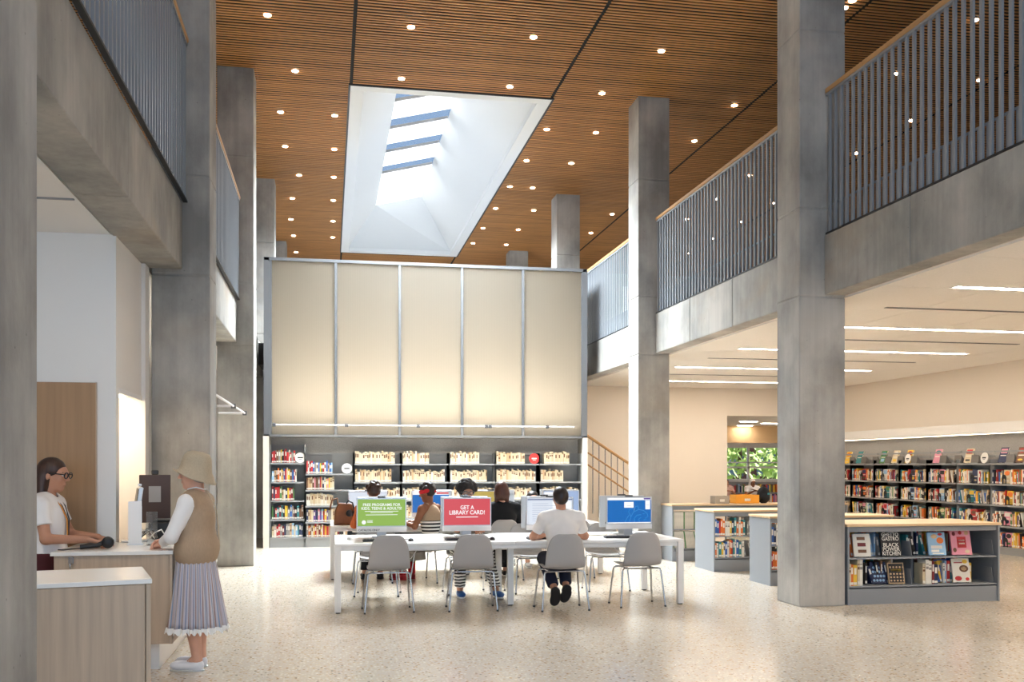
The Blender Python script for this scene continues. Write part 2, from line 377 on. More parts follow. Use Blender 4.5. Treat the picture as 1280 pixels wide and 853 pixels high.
for x, y in DL:
    d = thing('downlight', 'small round recessed downlight in the timber slat ceiling', 'ceiling light', (x, y, 7.478), 0, 'downlights in the slat ceiling')
    link('trim_ring', ring, d); link('lens', lens, d)
    o = bpy.data.objects.new('lamp', lamp); COL.objects.link(o); o.parent = d; o.location = (0, 0, -.014)

# right-hand reading room under the gallery
rc = struct(bx('ceiling_gallery', 'cream_paint', 5.45, 11.75, -6, 21.5, 3.33, 3.36), 'white panelled ceiling under the gallery')
tile = MB().box(.004, 1.216, .004, 1.396, 0, .018).mesh('ceiling_panel', 'acoustic_white')
for i in range(5):
    for j in range(16): link('ceiling_panel', tile, rc, loc=(5.46 + i * 1.22, -1.3 + j * 1.4 + .45, 3.312))
for n_, y in enumerate((19.72, 16.93, 14.1, 11.67, 8.85, 6.03, 3.2)):
    t = thing('linear_ceiling_light', '%s long linear light under the gallery, counted from the cream back wall' % ('first', 'second', 'third', 'fourth', 'fifth', 'sixth', 'seventh')[n_], 'ceiling light', (8.15, y, 3.31), 0, 'linear lights under the gallery')
    bx('diffuser', 'linear_glow', -1.93, 1.93, -.045, .045, -.004, .006, t)
    frame4(MB(), -1.96, 1.96, -.065, .065, .015, -.006, .006).build('frame', 'white_metal', t)
for n_, y in enumerate((18.3, 15.45, 12.85, 10.15, 7.4, 4.6)):
    t = thing('slot_diffuser', '%s dark air slot under the gallery, counted from the cream back wall' % ('first', 'second', 'third', 'fourth', 'fifth', 'sixth')[n_], 'air vent', (8.15, y, 3.31), 0, 'air slots under the gallery')
    bx('slot', 'dark_void', -1.9, 1.9, -.018, .018, -.003, .003, t)
    frame4(MB(), -1.91, 1.91, -.03, .03, .01, -.005, .003).build('frame', 'shelf_grey', t)
struct(bx('wall_right', 'cream_paint', 11.6, 11.75, -6, 21.5, 0, 3.36))
struct(bx('wall_right_upper', 'cream_paint', 13, 13.15, -6, 29.6, 3.3, 7.7))
struct(bx('wall_left', 'white_paint', -7.15, -7, -6, 29.6, 0, 7.7))
struct(bx('wall_back_upper', 'cream_paint', -7, 13, 29.5, 29.65, 3.36, 7.7))
w2 = struct(frame4(MB(), 9.0, 10.6, 5.95, 7.2, .06, 0, .08).build('window_2', 'white_metal', None, 0, (0, 29.5, 0), (PI / 2, 0, 0)), 'bright upper window at the end of the gallery'); MB().box(9.06, 10.54, 6.01, 7.14, .02, .03).build('pane', 'sky_glazing', w2)
struct(bx('wall_back_left', 'white_paint', -7, -1.25, 21.3, 21.45, 0, 3.4))
struct(MB().box(4.9, 9.09, 21.35, 21.5, 0, 3.36).box(9.09, 11.3, 21.35, 21.5, 2.67, 3.36).box(11.3, 11.6, 21.35, 21.5, 0, 3.36).build('wall_back', 'cream_paint'), 'cream wall with an opening into the further reading room')
# room beyond the opening
struct(bx('ceiling_far_room', 'acoustic_white', 8.9, 18, 21.5, 30.2, 2.74, 2.8))
struct(bx('wall_far_bulkhead', 'tan_paint', 8.9, 18, 28.2, 28.4, 2.22, 2.74))
struct(bx('wall_far_left', 'cream_paint', 8.75, 8.9, 21.5, 30.4, 0, 2.8)); struct(bx('wall_far_right', 'cream_paint', 17.9, 18, 21.5, 30.4, 0, 2.8))
struct(MB().box(8.9, 18, 30.0, 30.2, 0, 1.0).box(8.9, 18, 30.0, 30.2, 2.3, 2.8).build('wall_far_window', 'white_paint'))
wn = struct(MB().box(8.9, 18, 30.02, 30.12, 1.0, 1.08).box(8.9, 18, 30.02, 30.12, 2.1, 2.3).box(8.9, 18, 30.02, 30.1, 1.43, 1.49).box(8.9, 18, 30.02, 30.1, 1.6, 1.64).build('window_1', 'white_metal'), 'wide window with white bars looking onto trees')
for i in range(7):
    bx('mullion', 'white_metal', 9.6 + i * 1.3, 9.66 + i * 1.3, 30.02, 30.1, 1.08, 2.1, wn); bx('pane', 'glass', 9.66 + i * 1.3, 10.9 + i * 1.3, 30.05, 30.056, 1.08, 2.1, wn)
for x, y, L in ((11.4, 25.3, .5), (12.9, 26.4, 1.2), (12.5, 28.0, .5)):
    t = thing('linear_ceiling_light', 'short ceiling light in the room beyond the opening', 'ceiling light', (x, y, 2.735), 0, 'lights in the further room')
    bx('diffuser', 'linear_glow', -L / 2, L / 2, -.06, .06, -.012, 0, t); frame4(MB(), -L / 2 - .02, L / 2 + .02, -.08, .08, .02, -.014, 0).build('frame', 'white_metal', t)

# service desk side: white walls, lit recess, oak panel
struct(bx('ceiling_office', 'white_paint', -7, -1.73, -6, 21.3, 3.37, 3.4))
struct(bx('trim_1', 'shelf_grey', -7, -1.75, 7.26, 7.285, 3.36, 3.372))
struct(bx('wall_office', 'white_paint', -5, -1.69, 8.34, 8.46, 0, 3.37)); struct(bx('wall_office_bulkhead', 'white_paint', -2.3, -1.69, 8.46, 9.42, 2.14, 3.37))
struct(bx('trim_2', 'white_metal', -1.71, -1.68, 8.46, 9.42, 2.1, 2.14))
struct(bx('wall_office_recess', 'white_paint', -2.4, -2.3, 8.46, 9.42, 0, 2.14)); struct(bx('wall_office_end', 'white_paint', -3, -1.655, 9.42, 9.62, 0, 3.37))
t = thing('cove_light', 'warm strip light at the top of the white wall recess behind the desk', 'wall light', (-2.0, 8.94, 2.125))
bx('diffuser', 'cove_glow', -.2, .18, -.44, .44, 0, .01, t); bx('housing', 'white_metal', -.22, .2, -.46, .46, .01, .016, t)
t = thing('linear_ceiling_light', 'ceiling light near the edge beam above the service desk', 'ceiling light', (-2.35, 5.62, 3.365)); bx('diffuser', 'linear_glow', -.6, .6, -.06, .06, -.012, 0, t)
frame4(MB(), -.62, .62, -.08, .08, .02, -.014, 0).build('frame', 'white_metal', t)
t = thing('wall_panel', 'tall oak veneer panel on the white wall behind the librarian', 'wall panel', (-2.4, 8.325, 0))
bx('veneer', 'oak_panel', -.62, .565, -.015, .015, .0, 2.17, t, .003); bx('edge_strip', 'oak', .562, .567, -.016, .016, 0, 2.172, t)

# glowing translucent wall box over the wall shelves
lb = struct(MB().box(-1.16, 4.92, 19.62, 19.75, 0, 5.3).box(-1.16, 4.92, 18.45, 19.62, 5.26, 5.32).box(-1.16, 4.92, 18.5, 19.62, 2.03, 2.09).box(-1.16, -1.06, 18.42, 19.62, 0, 5.26).box(4.84, 4.92, 18.42, 19.62, 0, 5.26).build('wall_glow_box', 'box_back'), 'backlit translucent wall above the bookcases')
for i in range(5):
    xa = -1.05 + i * 1.178
    MB().box(xa + .022, xa + 1.156, 18.375, 18.39, 2.085, 5.27).build('translucent_panel', 'glow_panel', lb)
for i in range(6):
    x = -1.05 + i * 1.178
    bx('mullion', 'frame_alu', x - .024, x + .024, 18.355, 18.42, 2.06, 5.3, lb)
bx('top_frame', 'frame_alu', -1.16, 4.92, 18.35, 18.45, 5.27, 5.325, lb); bx('bounce_cover', 'bounce_dark', -1.16, 4.92, 18.45, 19.75, 5.321, 5.33, lb); bx('bottom_frame', 'frame_alu', -1.16, 4.92, 18.35, 18.45, 2.04, 2.08, lb)  # dark sheet added over the box top to cut light bounced upward
bx('end_frame', 'frame_alu', -1.17, -1.075, 18.35, 18.43, 2.05, 5.32, lb); bx('end_frame', 'frame_alu', 4.845, 4.93, 18.35, 18.43, 2.05, 5.32, lb)
bx('end_post', 'cream_paint', -1.18, -1.08, 18.34, 18.44, 0, 2.05, lb); bx('end_post', 'cream_paint', 4.845, 4.935, 18.34, 18.44, 0, 2.05, lb)
bx('felt_back', 'felt_grey', -1.06, 4.84, 18.72, 18.75, 0, 2.05, lb)

def light_rail(label, pts, arms, loc, lamp=None):
    t = thing('light_rail', label, 'light rail', loc)
    MB().tube(pts, .015, 10).build('tube', 'white_metal', t)
    if lamp: rail_lamp(t, *lamp)
    for a, b in arms:
        MB().tube([a, b], .014, 8).build('bracket_arm', 'white_metal', t)
        k = Vector(a); MB().box(k.x - .03, k.x + .03, k.y - .03, k.y + .03, k.z - .03, k.z + .03).build('clamp', 'frame_alu', t, .006)
def rail_lamp(t, loc, rot, sx, sy, e):
    o = area_light('rail_lamp', loc, rot, sx, sy, e, (1, .88, .70), 150); o.parent = t
light_rail('white tube light rail on brackets along the foot of the glowing wall', [(-2.87, 0, 0), (2.72, 0, 0)], [((x, 0, 0), (x, .25, .0)) for x in (-2.85, -1.56, -.25, 1.03, 1.1, 2.2)], (1.88, 18.1, 2.245), ((0, .0, -.03), (math.radians(28), 0, 0), 5.4, .03, 7))
light_rail('white bracketed light rail projecting between the two columns past the desk', [(0, -2.17, 0), (0, 2.0, 0), (-.36, 2.0, 0)], [((0, .3, 0), (-.5, .3, 0)), ((0, 1.96, 0), (-.36, 1.96, -.0))], (-1.17, 12.33, 2.25), ((-.18, 1.97, -.03), (math.radians(35), 0, 0), .34, .03, 2.5))

# stair railing behind the wall box
t = thing('stair_railing', 'stair railing with oak rails descending behind the bookcase wall', 'railing', (5.3, 20.0, 0))
def sl(z0, x): return z0 - .64 * x
for z, r in ((2.19, .03), (1.84, .018), (1.585, .018)): MB().tube([(0, 0, z), (1.5, 0, sl(z, 1.5))], r, 8).build('oak_rail', 'handrail_oak', t)
for i in range(11):
    x = .06 + i * .135; MB().tube([(x, .0, max(0, sl(.62, x))), (x, .0, sl(2.17, x))], .011, 6).build('baluster', 'chrome', t)
t2 = MB().prism([(0, 0), (1.55, 0), (1.55, .02), (0, .95)], -.0, .9, Matrix(((1, 0, 0, 5.3), (0, 0, 1, 20.05), (0, 1, 0, 0), (0, 0, 0, 1)))).build('staircase', 'cream_paint')
struct(t2, 'cream stair side behind the bookcase wall')

# ---------------------------------------------------------------- service desks
t = thing('service_desk', 'oak service desk with white top where the hatted visitor stands', 'desk', (-1.53, 8.52, 0))
def lshape(z0, z1, xl, xr, y0): return MB().box(xl, xr, y0, -.2, z0, z1).box(-.11, xr, -.2, .86, z0, z1)
lshape(0, .2, -.36, .3, -.95).build('plinth', 'white_laminate', t); lshape(.205, .855, -.40, .385, -1.065).build('cabinet', 'oak', t)
bx('end_panel', 'oak', .387, .41, -1.075, .86, .205, .856, t, .003); lshape(.858, .884, -.42, .415, -1.085).build('worktop', 'quartz', t)
k = bx('cable_lock', 'chrome', -.30, -.265, -1.085, -1.068, .80, .85, t, .004); MB().tube([(-.283, -1.095, .80), (-.283, -1.1, .77), (-.275, -1.09, .74)], .006).build('lock_bolt', 'chrome', k)
t = thing('service_desk', 'oak service desk with white top next to the tall foreground column', 'desk', (-1.669, 5.781, 0), math.radians(14))
bx('plinth', 'white_laminate', -.8, .55, -.28, .35, 0, .1, t); bx('cabinet', 'oak', -.85, .622, -.335, .36, .1, .855, t, .004)
bx('end_panel', 'oak', .625, .65, -.34, .36, .0, .856, t, .003); bx('worktop', 'quartz', -.86, .656, -.35, .375, .858, .884, t, .004)

# desk equipment
t = thing('desk_computer', 'silver desktop computer seen from the side on the service desk', 'computer', (-1.585, 8.42, .884), math.radians(-78))
T = Matrix.Translation((0, 0, 0)) @ Matrix.Rotation(math.radians(-8), 4, 'X')
MB().box(-.27, .27, -.012, .02, .09, .45, T).build('body', 'silver', t, .004); MB().box(-.255, .255, -.016, -.012, .13, .435, T).build('screen', 'dark_plastic', t)
MB().box(-.03, .03, .02, .05, .0, .3).box(-.1, .1, -.08, .12, 0, .012).build('stand', 'silver', t, .004); MB().box(-.05, .05, -.02, .01, .46, .475, T).build('camera_bar', 'silver', t)
t = thing('keyboard', 'black keyboard under the librarian\'s hands', 'keyboard', (-1.76, 8.05, .884), PI / 2)
bx('case', 'black_plastic', -.2, .2, -.07, .07, 0, .02, t, .005)
for r in range(4):
    for c in range(12): bx('key', 'dark_plastic', -.19 + c * .032, -.163 + c * .032, -.06 + r * .031, -.035 + r * .031, .02, .026, t)
t = thing('barcode_scanner', 'black barcode scanner lying near the edge of the service desk', 'scanner', (-1.70, 7.66, .884), math.radians(6))
MB().tube([(-.1, 0, .02), (.02, 0, .03), (.06, 0, .05)], .018, 10).build('handle', 'black_plastic', t); MB().lathe([(0, -.03), (.04, -.03), (.045, .0), (.04, .03), (0, .03)], 16, (0, 0, 0), Matrix.Translation((.09, 0, .05)) @ Matrix.Rotation(PI / 2, 4, 'X')).build('head', 'black_plastic', t)
MB().tube([(-.1, 0, .012), (-.16, -.02, .008), (-.2, -.08, .008), (-.24, -.06, .008)], .005, 6).build('cord', 'black_plastic', t)
t = thing('barcode_scanner', 'black handheld scanner behind the keyboard on the service desk', 'scanner', (-1.82, 8.5, .884))
MB().lathe([(0, 0), (.06, 0), (.05, .02), (.02, .05), (0, .05)], 16).build('base', 'black_plastic', t); MB().tube([(0, 0, .04), (.03, 0, .08), (.1, 0, .09)], .025, 10).build('head', 'black_plastic', t)
t = thing('receipt_printer', 'dark box printer at the back of the service desk', 'printer', (-1.36, 8.75, .884))
bx('body', 'dark_plastic', -.11, .11, -.12, .12, 0, .14, t, .012); bx('lid', 'black_plastic', -.1, .1, -.1, .1, .14, .165, t, .01)
t = thing('card_stand', 'tall white folded card holder standing on the service desk', 'card holder', (-1.5, 8.1, .884), .2)
bx('back_card', 'white_laminate', -.05, .05, .0, .01, 0, .34, t); bx('front_card', 'white_laminate', -.05, .05, -.05, -.042, 0, .3, t); bx('base', 'silver', -.06, .06, -.06, .02, 0, .008, t)
t = thing('acrylic_stand', 'clear acrylic leaflet stand beside the visitor\'s hands', 'leaflet stand', (-1.36, 8.02, .884), .3)
mat('acrylic', '#e8eef0', .05, trans=.9); bx('panel', 'acrylic', -.04, .04, 0, .006, 0, .26, t); bx('foot', 'acrylic', -.04, .04, -.06, .02, 0, .006, t)
t = thing('dark_monitor', 'dark brown monitor back standing behind the silver computer', 'monitor', (-1.5, 9.0, .884), .1)
mat('umber', '#3a2a28', .5); bx('back', 'umber', -.13, .13, -.02, .02, .12, .54, t, .006); bx('label_plate', 'infill_grey', -.05, .05, -.026, -.02, .3, .44, t); bx('stand', 'black_plastic', -.05, .05, -.06, .06, 0, .12, t); bx('camera', 'black_plastic', -.03, .03, -.02, .02, .54, .58, t, .008)
t = thing('cable_bundle', 'tangle of black and white cables behind the silver computer', 'cables', (-1.55, 8.45, .884))
for i in range(7):
    a = random.uniform(-.1, .1); MB().tube([(a, -.1 + .03 * i, .01), (a + .06, -.02, .05 + .01 * i), (a + .1, .04, .09), (a + .13, .1 + .02 * i, .012)], .005, 6).build('cable', 'black_plastic' if i % 2 else 'white_metal', t)

# ---------------------------------------------------------------- computer tables
def table(loc, label):
    t = thing('computer_table', label, 'table', loc)
    L, D, h = 3.72, 1.3, .71
    for i in range(2): bx('tabletop', 'white_laminate', i * L / 2 + .002, (i + 1) * L / 2 - .002, 0, D, h - .028, h, t, .004)
    for y in (.06, D - .06): bx('rail', 'white_metal', .05, L - .05, y - .02, y + .02, h - .075, h - .03, t)
    for x in (.03, L / 2, L - .03):
        bx('cross_rail', 'white_metal', x - .022, x + .022, .06, D - .06, h - .07, h - .03, t)
        for y in (.035, D - .035) if x != L / 2 else (.28, D - .28):
            l = bx('leg', 'white_metal', x - .032, x + .032, y - .032, y + .032, .012, h - .028, t, .004); bx('glide', 'black_plastic', x - .02, x + .02, y - .02, y + .02, 0, .012, l)
    bx('cable_tray', 'white_metal', .3, L - .3, D / 2 - .09, D / 2 + .09, h - .13, h - .115, t)
    for x in (.7, 1.4, 2.3, 3.1): MB().tube([(x, .6, h - .11), (x + .05, .5, h - .2), (x + .12, .62, h - .22), (x + .2, .6, h - .1)], .004, 5).build('cable', 'white_metal', t)
    return t
table((.06, 10.05, 0), 'long white computer table with green, red and blue screens')
table((.02, 13.08, 0), 'long white computer table just before the wall bookcases')

# shell chair
def make_chair():
    t = thing('shell_chair', '', 'chair')
    prof = [(.225, .425, .185), (.205, .442, .2), (.1, .438, .212), (0, .43, .218), (-.1, .427, .22), (-.165, .442, .218), (-.2, .49, .216), (-.215, .56, .212), (-.23, .65, .2), (-.243, .73, .178), (-.25, .78, .142), (-.253, .803, .085)]
    n = 8; vs = []; fs = []
    for i, (y, z, wd) in enumerate(prof):
        for k in range(n + 1):
            u = -1 + 2 * k / n; b = max(0, min(1, (i - 4) / 3))
            vs.append((u * wd, y + .045 * u * u * b, z + .02 * u * u * (1 - b)))
    for i in range(len(prof) - 1):
        for k in range(n): a = i * (n + 1) + k; fs.append((a, a + 1, a + n + 2, a + n + 1))
    m = MB(); m.add(vs, fs, True); o = m.build('shell', 'chair_plastic', t)
    q = o.modifiers.new('thick', 'SOLIDIFY'); q.thickness = .012; q.offset = 0
    q = o.modifiers.new('smooth', 'SUBSURF'); q.levels = 1; q.render_levels = 1
    MB().tube([(-.17, -.13, .408), (.17, -.13, .408)], .009).tube([(-.17, .13, .408), (.17, .13, .408)], .009).tube([(-.15, -.13, .408), (-.15, .13, .408)], .009).tube([(.15, -.13, .408), (.15, .13, .408)], .009).build('seat_frame', 'chrome', t)
    for sx in (-1, 1):
        for sy in (-1, 1):
            l = MB().tube([(sx * .12, sy * .13, .408), (sx * .19, sy * .135, .408), (sx * .208, sy * .14, .4), (sx * .215, sy * .145, .38), (sx * .25, sy * .19, .012)], .0095, 8).build('leg', 'chrome', t)
            MB().tube([(sx * .25, sy * .19, 0), (sx * .249, sy * .189, .018)], .012, 8).build('glide', 'black_plastic', l)
    return t
ch0 = make_chair(); first = [True]
def chair(x, y, rz, label):
    c = ch0 if first[0] else copy_tree(ch0); first[0] = False
    c.location = (x, y, 0); c.rotation_euler = (0, 0, math.radians(rz)); c['label'] = label; c['group'] = 'grey shell chairs at the computer tables'
chair(.60, 10.17, 2, 'empty grey shell chair drawn up to the green screen')
chair(1.47, 10.13, -2, 'empty grey shell chair drawn up to the red screen')
chair(2.40, 9.98, 1, 'grey shell chair under the person in a white T-shirt')
chair(3.27, 10.11, 3, 'empty grey shell chair drawn up to the blue screen with a lion outline')
chair(.56, 11.45, 172, 'empty grey shell chair behind the green screen, facing the table')
chair(1.60, 11.44, 184, 'grey shell chair under the curly-haired person')
chair(2.36, 11.42, 190, 'empty grey shell chair before the person in black')
chair(3.30, 11.42, 178, 'empty grey shell chair behind the blue lion screen')
chair(.55, 12.72, 0, 'grey shell chair under the person in orange')
chair(1.32, 12.72, 60, 'grey shell chair under the person with a red headband')
chair(2.26, 12.74, 0, 'grey shell chair under the person in black')
chair(3.24, 12.8, 0, 'empty grey shell chair facing the pale blue screen before the wall bookcases')
chair(3.0, 14.62, 180, 'grey shell chair under the person in a white lace dress')

# computers
def solid(name, c, e=.42):
    m = mat(name, '#101010', .3, emit=c, strength=e); return name
def computer(loc, rz, label, cat_screen, art=None, chin=None):
    t = thing('computer', label, 'computer', loc, rz, 'all-in-one computers on the tables')
    bx('body', 'silver', -.268, .268, -.012, .02, .08, .445, t, .005); bx('chin', 'white_laminate', -.268, .268, -.016, -.012, .08, .135, t)
    s = bx('screen', cat_screen, -.255, .255, -.0155, -.012, .145, .432, t)
    frame4(MB(), -.267, .267, -.0165, -.012, 0, 0, 0) if 0 else MB().box(-.267, .267, -.018, -.012, .432, .445).box(-.267, -.255, -.018, -.012, .137, .432).box(.255, .267, -.018, -.012, .137, .432).build('bezel', 'silver', t)
    MB().box(-.05, .05, .02, .035, .004, .3).box(-.11, .11, -.1, .12, 0, .01).build('stand', 'silver', t, .003); bx('camera', 'black_plastic', -.045, .045, -.01, .015, .446, .462, t, .005)
    MB().lathe([(0, 0), (.016, 0), (.016, .008), (0, .008)], 16, (0, 0, 0), Matrix.Translation((.19, .02, .13)) @ Matrix.Rotation(-PI / 2, 4, 'X')).build('lock_knob', 'frame_alu', t)
    if art: art(s)
    if chin: text('lettering', chin, .03, 'black_plastic', t, (-.25, -.0175, .1), (PI / 2, 0, 0), 'LEFT')
    return t
solid('scr_green', '#93ba3f'); solid('scr_red', '#dd4a50'); solid('scr_doc', '#dfe6f2', .45); solid('scr_blue', '#0b6fc4'); solid('scr_yellow', '#c9b25a', .4); solid('scr_pale', '#a9bfe4', .42); solid('scr_white', '#ffffff', .48); solid('scr_line', '#a9b4c8'); solid('scr_dark', '#5a6c94'); solid('scr_lion', '#2f8ad6'); solid('scr_off', '#101114', .3)
R90 = (PI / 2, 0, 0)
def bar(p, m, x0, x1, z0, z1, y=-.0168): return bx('print_bar', m, x0, x1, y, y + .0012, z0, z1, p)
def art_green(s):
    text('lettering', 'FREE PROGRAMS FOR', .042, 'scr_white', s, (0, -.017, .372), R90, width=.40); text('lettering', 'KIDS, TEENS & ADULTS!', .042, 'scr_white', s, (0, -.017, .333), R90, width=.43)
    for z, w in ((.3, .36), (.286, .24), (.262, .34)): bar(s, 'scr_white', -w / 2, w / 2, z, z + .005)
    MB().lathe([(0, 0), (.022, 0)], 16, (0, 0, 0), Matrix.Translation((-.19, -.0172, .185)) @ Matrix.Rotation(PI / 2, 4, 'X')).build('logo_mark', 'scr_white', s)
    for z in (.182, .192, .202): bar(s, 'scr_white', -.155, -.095, z, z + .004)
def art_red(s):
    text('lettering', 'GET A', .062, 'scr_white', s, (0, -.017, .335), R90, width=.15); text('lettering', 'LIBRARY CARD!', .062, 'scr_white', s, (0, -.017, .28), R90, width=.39); bar(s, 'scr_white', -.12, .12, .228, .236)
def art_doc(s):
    bar(s, 'scr_dark', -.255, .255, .412, .424)
    for i in range(9): bar(s, 'scr_line', -.2, -.2 + .18 + .1 * ((i * 7) % 3), .37 - i * .024, .374 - i * .024)
    bar(s, 'scr_white', .03, .24, .16, .4, -.0162)
def art_blue(s):
    bar(s, 'scr_white', -.255, .255, .405, .432); bar(s, solid('scr_violet', '#5b3d9a'), .17, .25, .412, .428, -.0172); bar(s, 'scr_white', -.06, .05, .32, .385); bar(s, 'scr_line', -.03, .02, .338, .342, -.0175); bar(s, 'scr_white', .19, .245, .3, .4); bar(s, 'scr_line', .2, .235, .35, .354, -.0175); bar(s, 'scr_white', -.255, .255, .145, .155)
    for pts in ([(.0, .16), (.02, .22), (.05, .27), (.11, .3), (.17, .285), (.21, .25), (.22, .22), (.19, .2), (.2, .185), (.17, .18)], [(-.05, .16), (-.03, .2), (.0, .24)], [(.06, .16), (.06, .2), (.09, .235), (.14, .24)], [(.12, .16), (.11, .19), (.14, .21)], [(.05, .27), (.07, .33), (.1, .34), (.11, .3)], [(.02, .22), (-.01, .27), (.0, .3), (.05, .31)], [(.16, .25), (.18, .25)]):
        MB().tube([(x, -.0165, z) for x, z in pts], .0045, 5).build('lion_outline', 'scr_lion', s)
def art_two(s): bar(s, 'scr_white', -.255, .255, .39, .432); bar(s, 'scr_red', .08, .25, .4, .425, -.0175)
def art_pale(s): bar(s, 'scr_white', -.25, -.02, .16, .42); [bar(s, 'scr_line', -.23, -.05, .38 - i * .03, .385 - i * .03, -.0175) for i in range(7)]
T1, T2 = .71, .71
computer((.56, 10.62, T1), .0, 'computer showing a green programs notice', 'scr_green', art_green, 'CATALOG ONLY')
computer((1.49, 10.62, T1), 0, 'computer showing a red library card notice', 'scr_red', art_red)
computer((2.42, 10.62, T1), 0, 'computer with a white document page before the person in white', 'scr_doc', art_doc)
computer((3.34, 10.62, T1), 0, 'computer with a blue screen and a lion outline', 'scr_blue', art_blue)
for i, w_ in enumerate(('green', 'red', 'white document', 'blue lion')):
    computer((.58 + i * .93, 11.0, T1), PI, 'silver computer back standing behind the %s screen' % w_, 'scr_off')
computer((.53, 13.62, T2), 0, 'computer with a white page before the person in orange', 'scr_doc')
computer((1.40, 13.62, T2), 0, 'computer with a blue, white and red page beside the red headband', 'scr_blue', art_two)
computer((2.25, 13.62, T2), 0, 'computer with a yellow screen before the person in black', 'scr_yellow')
computer((3.27, 13.62, T2), 0, 'computer with a pale blue page near the wall bookcases', 'scr_pale', art_pale)
for i, w_ in enumerate(('page before the person in orange', 'blue, white and red page', 'yellow screen', 'pale blue page')):
    computer((.55 + i * .92, 13.98, T2), PI, 'silver computer back standing behind the ' + w_, 'scr_off')
kb = MB().box(-.2, .2, -.065, .065, 0, .018).mesh('case', 'black_plastic'); ky = MB()
for r in range(4):
    for c in range(12): ky.box(-.19 + c * .032, -.163 + c * .032, -.057 + r * .03, -.033 + r * .03, .018, .023)
ky = ky.mesh('keys', 'dark_plastic')
def mouse_mesh():
    vs = []; n = 10
    return MB().lathe([(0, .032), (.012, .031), (.022, .026), (.028, .014), (.029, 0), (0, 0)], 14).mesh('shell', 'black_plastic')
mm = mouse_mesh()
WH = ('green screen', 'red screen', 'white document screen', 'blue lion screen')
for i, x in enumerate((.60, 1.47, 2.36, 3.23)):
    k = thing('keyboard', 'black keyboard in front of the ' + WH[i], 'keyboard', (x - .05, 10.34, T1), random.uniform(-.08, .08)); link('case', kb, k); o = link('keys', ky, k); o['kind'] = 'stuff'
    k = thing('mouse', 'black mouse beside the keyboard of the ' + WH[i], 'mouse', (x + .25, 10.3, T1)); o = link('shell', mm, k, scale=(1, 1.6, 1)); MB().box(-.003, .003, .01, .028, .028, .033).build('scroll_wheel', 'dark_plastic', k)
    MB().tube([(0, .045, .01), (.02, .12, .005), (-.03, .2, .005), (-.1, .27, .005)], .003, 5).build('cord', 'black_plastic', k)
W2 = ('page before the person in orange', 'blue, white and red page', 'yellow screen', 'pale blue page')
for i, x in enumerate((.5, 1.38, 2.25, 3.27)):
    k = thing('keyboard', 'black keyboard in front of the ' + W2[i], 'keyboard', (x, 13.3, T2)); link('case', kb, k); o = link('keys', ky, k); o['kind'] = 'stuff'
k = thing('mouse', 'white mouse at the table corner beside the green screen', 'mouse', (.22, 10.62, T1)); link('shell', MB().lathe([(0, .034), (.014, .033), (.026, .026), (.031, .014), (.031, 0), (0, 0)], 14).mesh('shell', 'white_metal'), k, scale=(1, 1.5, 1)); MB().box(-.003, .003, .01, .028, .03, .035).build('scroll_wheel', 'dark_plastic', k)
k = thing('paper_pile', 'small pile of white papers on the table near the blue lion screen', 'papers', (2.98, 10.85, T1), .3); 
for i in range(4): bx('sheet', 'paper', -.1, .1, -.14, .14, .003 * i, .003 * i + .002, k).rotation_euler = (0, 0, .08 * i)
# bag with headphones on the second table
t = thing('leather_bag', 'brown leather bag with black headphones on the second computer table', 'bag', (.21, 13.3, T2)); mat('tan_leather', '#7a4a22', .55, noise=((9, 9, 9), .2))
b = MB(); b.prism([(-.15, 0), (.15, 0), (.13, .2), (.09, .29), (-.08, .3), (-.13, .2)], -.06, .06, Matrix(((1, 0, 0, 0), (0, 0, 1, 0), (0, 1, 0, 0), (0, 0, 0, 1)))); b.build('bag_body', 'tan_leather', t, .025, seg=3)
MB().tube([(-.09, 0, .28), (-.1, 0, .36), (-.17, -.02, .33), (-.2, -.03, .2)], .012, 6).build('strap', 'tan_leather', t)
h = MB().tube([(.02, -.065, .29), (.05, -.075, .33), (.1, -.075, .3), (.13, -.075, .2)], .012, 6).build('headphone_band', 'black_plastic', t)
MB().lathe([(0, -.02), (.045, -.02), (.045, .02), (0, .02)], 14, (0, 0, 0), Matrix.Translation((.06, -.08, .16)) @ Matrix.Rotation(PI / 2, 4, 'X')).build('ear_cup', 'black_plastic', h); MB().lathe([(0, -.02), (.045, -.02), (.045, .02), (0, .02)], 14, (0, 0, 0), Matrix.Translation((.135, -.07, .15)) @ Matrix.Rotation(PI / 2, 4, 'X')).build('ear_cup', 'black_plastic', h)

# ---------------------------------------------------------------- bookcases and books
PAL = {'red': '#b3262a', 'dark red': '#6f1c20', 'orange': '#d9702a', 'yellow': '#e2b83a', 'pale yellow': '#ead9a0', 'green': '#4f7d46', 'teal': '#2f7f86', 'blue': '#2f5ea8', 'navy': '#232e52', 'light blue': '#8fb6d6',
       'purple': '#6a4a8a', 'pink': '#d98ea0', 'black': '#1d1b1c', 'grey': '#8a8784', 'brown': '#6e4a33', 'tan': '#c2a27c', 'white': '#dedad0', 'cream': '#cfbf9f', 'ivory': '#d8cbb0'}
for k_, v_ in PAL.items(): mat('cover ' + k_, v_, .5)
VIV = 'red,red,orange,orange,yellow,yellow,blue,black,black,white,white,white,cream,green,teal,navy,dark red,grey,light blue,tan,brown'.split(',')
DARK = 'dark red,red,black,black,white,brown,tan,grey,yellow,navy,cream,red,green,orange'.split(',')
PALE = 'cream,ivory,ivory,cream,white,tan,cream,ivory,ivory,cream'.split(',')
MIX = 'white,cream,ivory,tan,pink,grey,brown,navy,yellow,red,light blue,purple'.split(',')
BM = {}
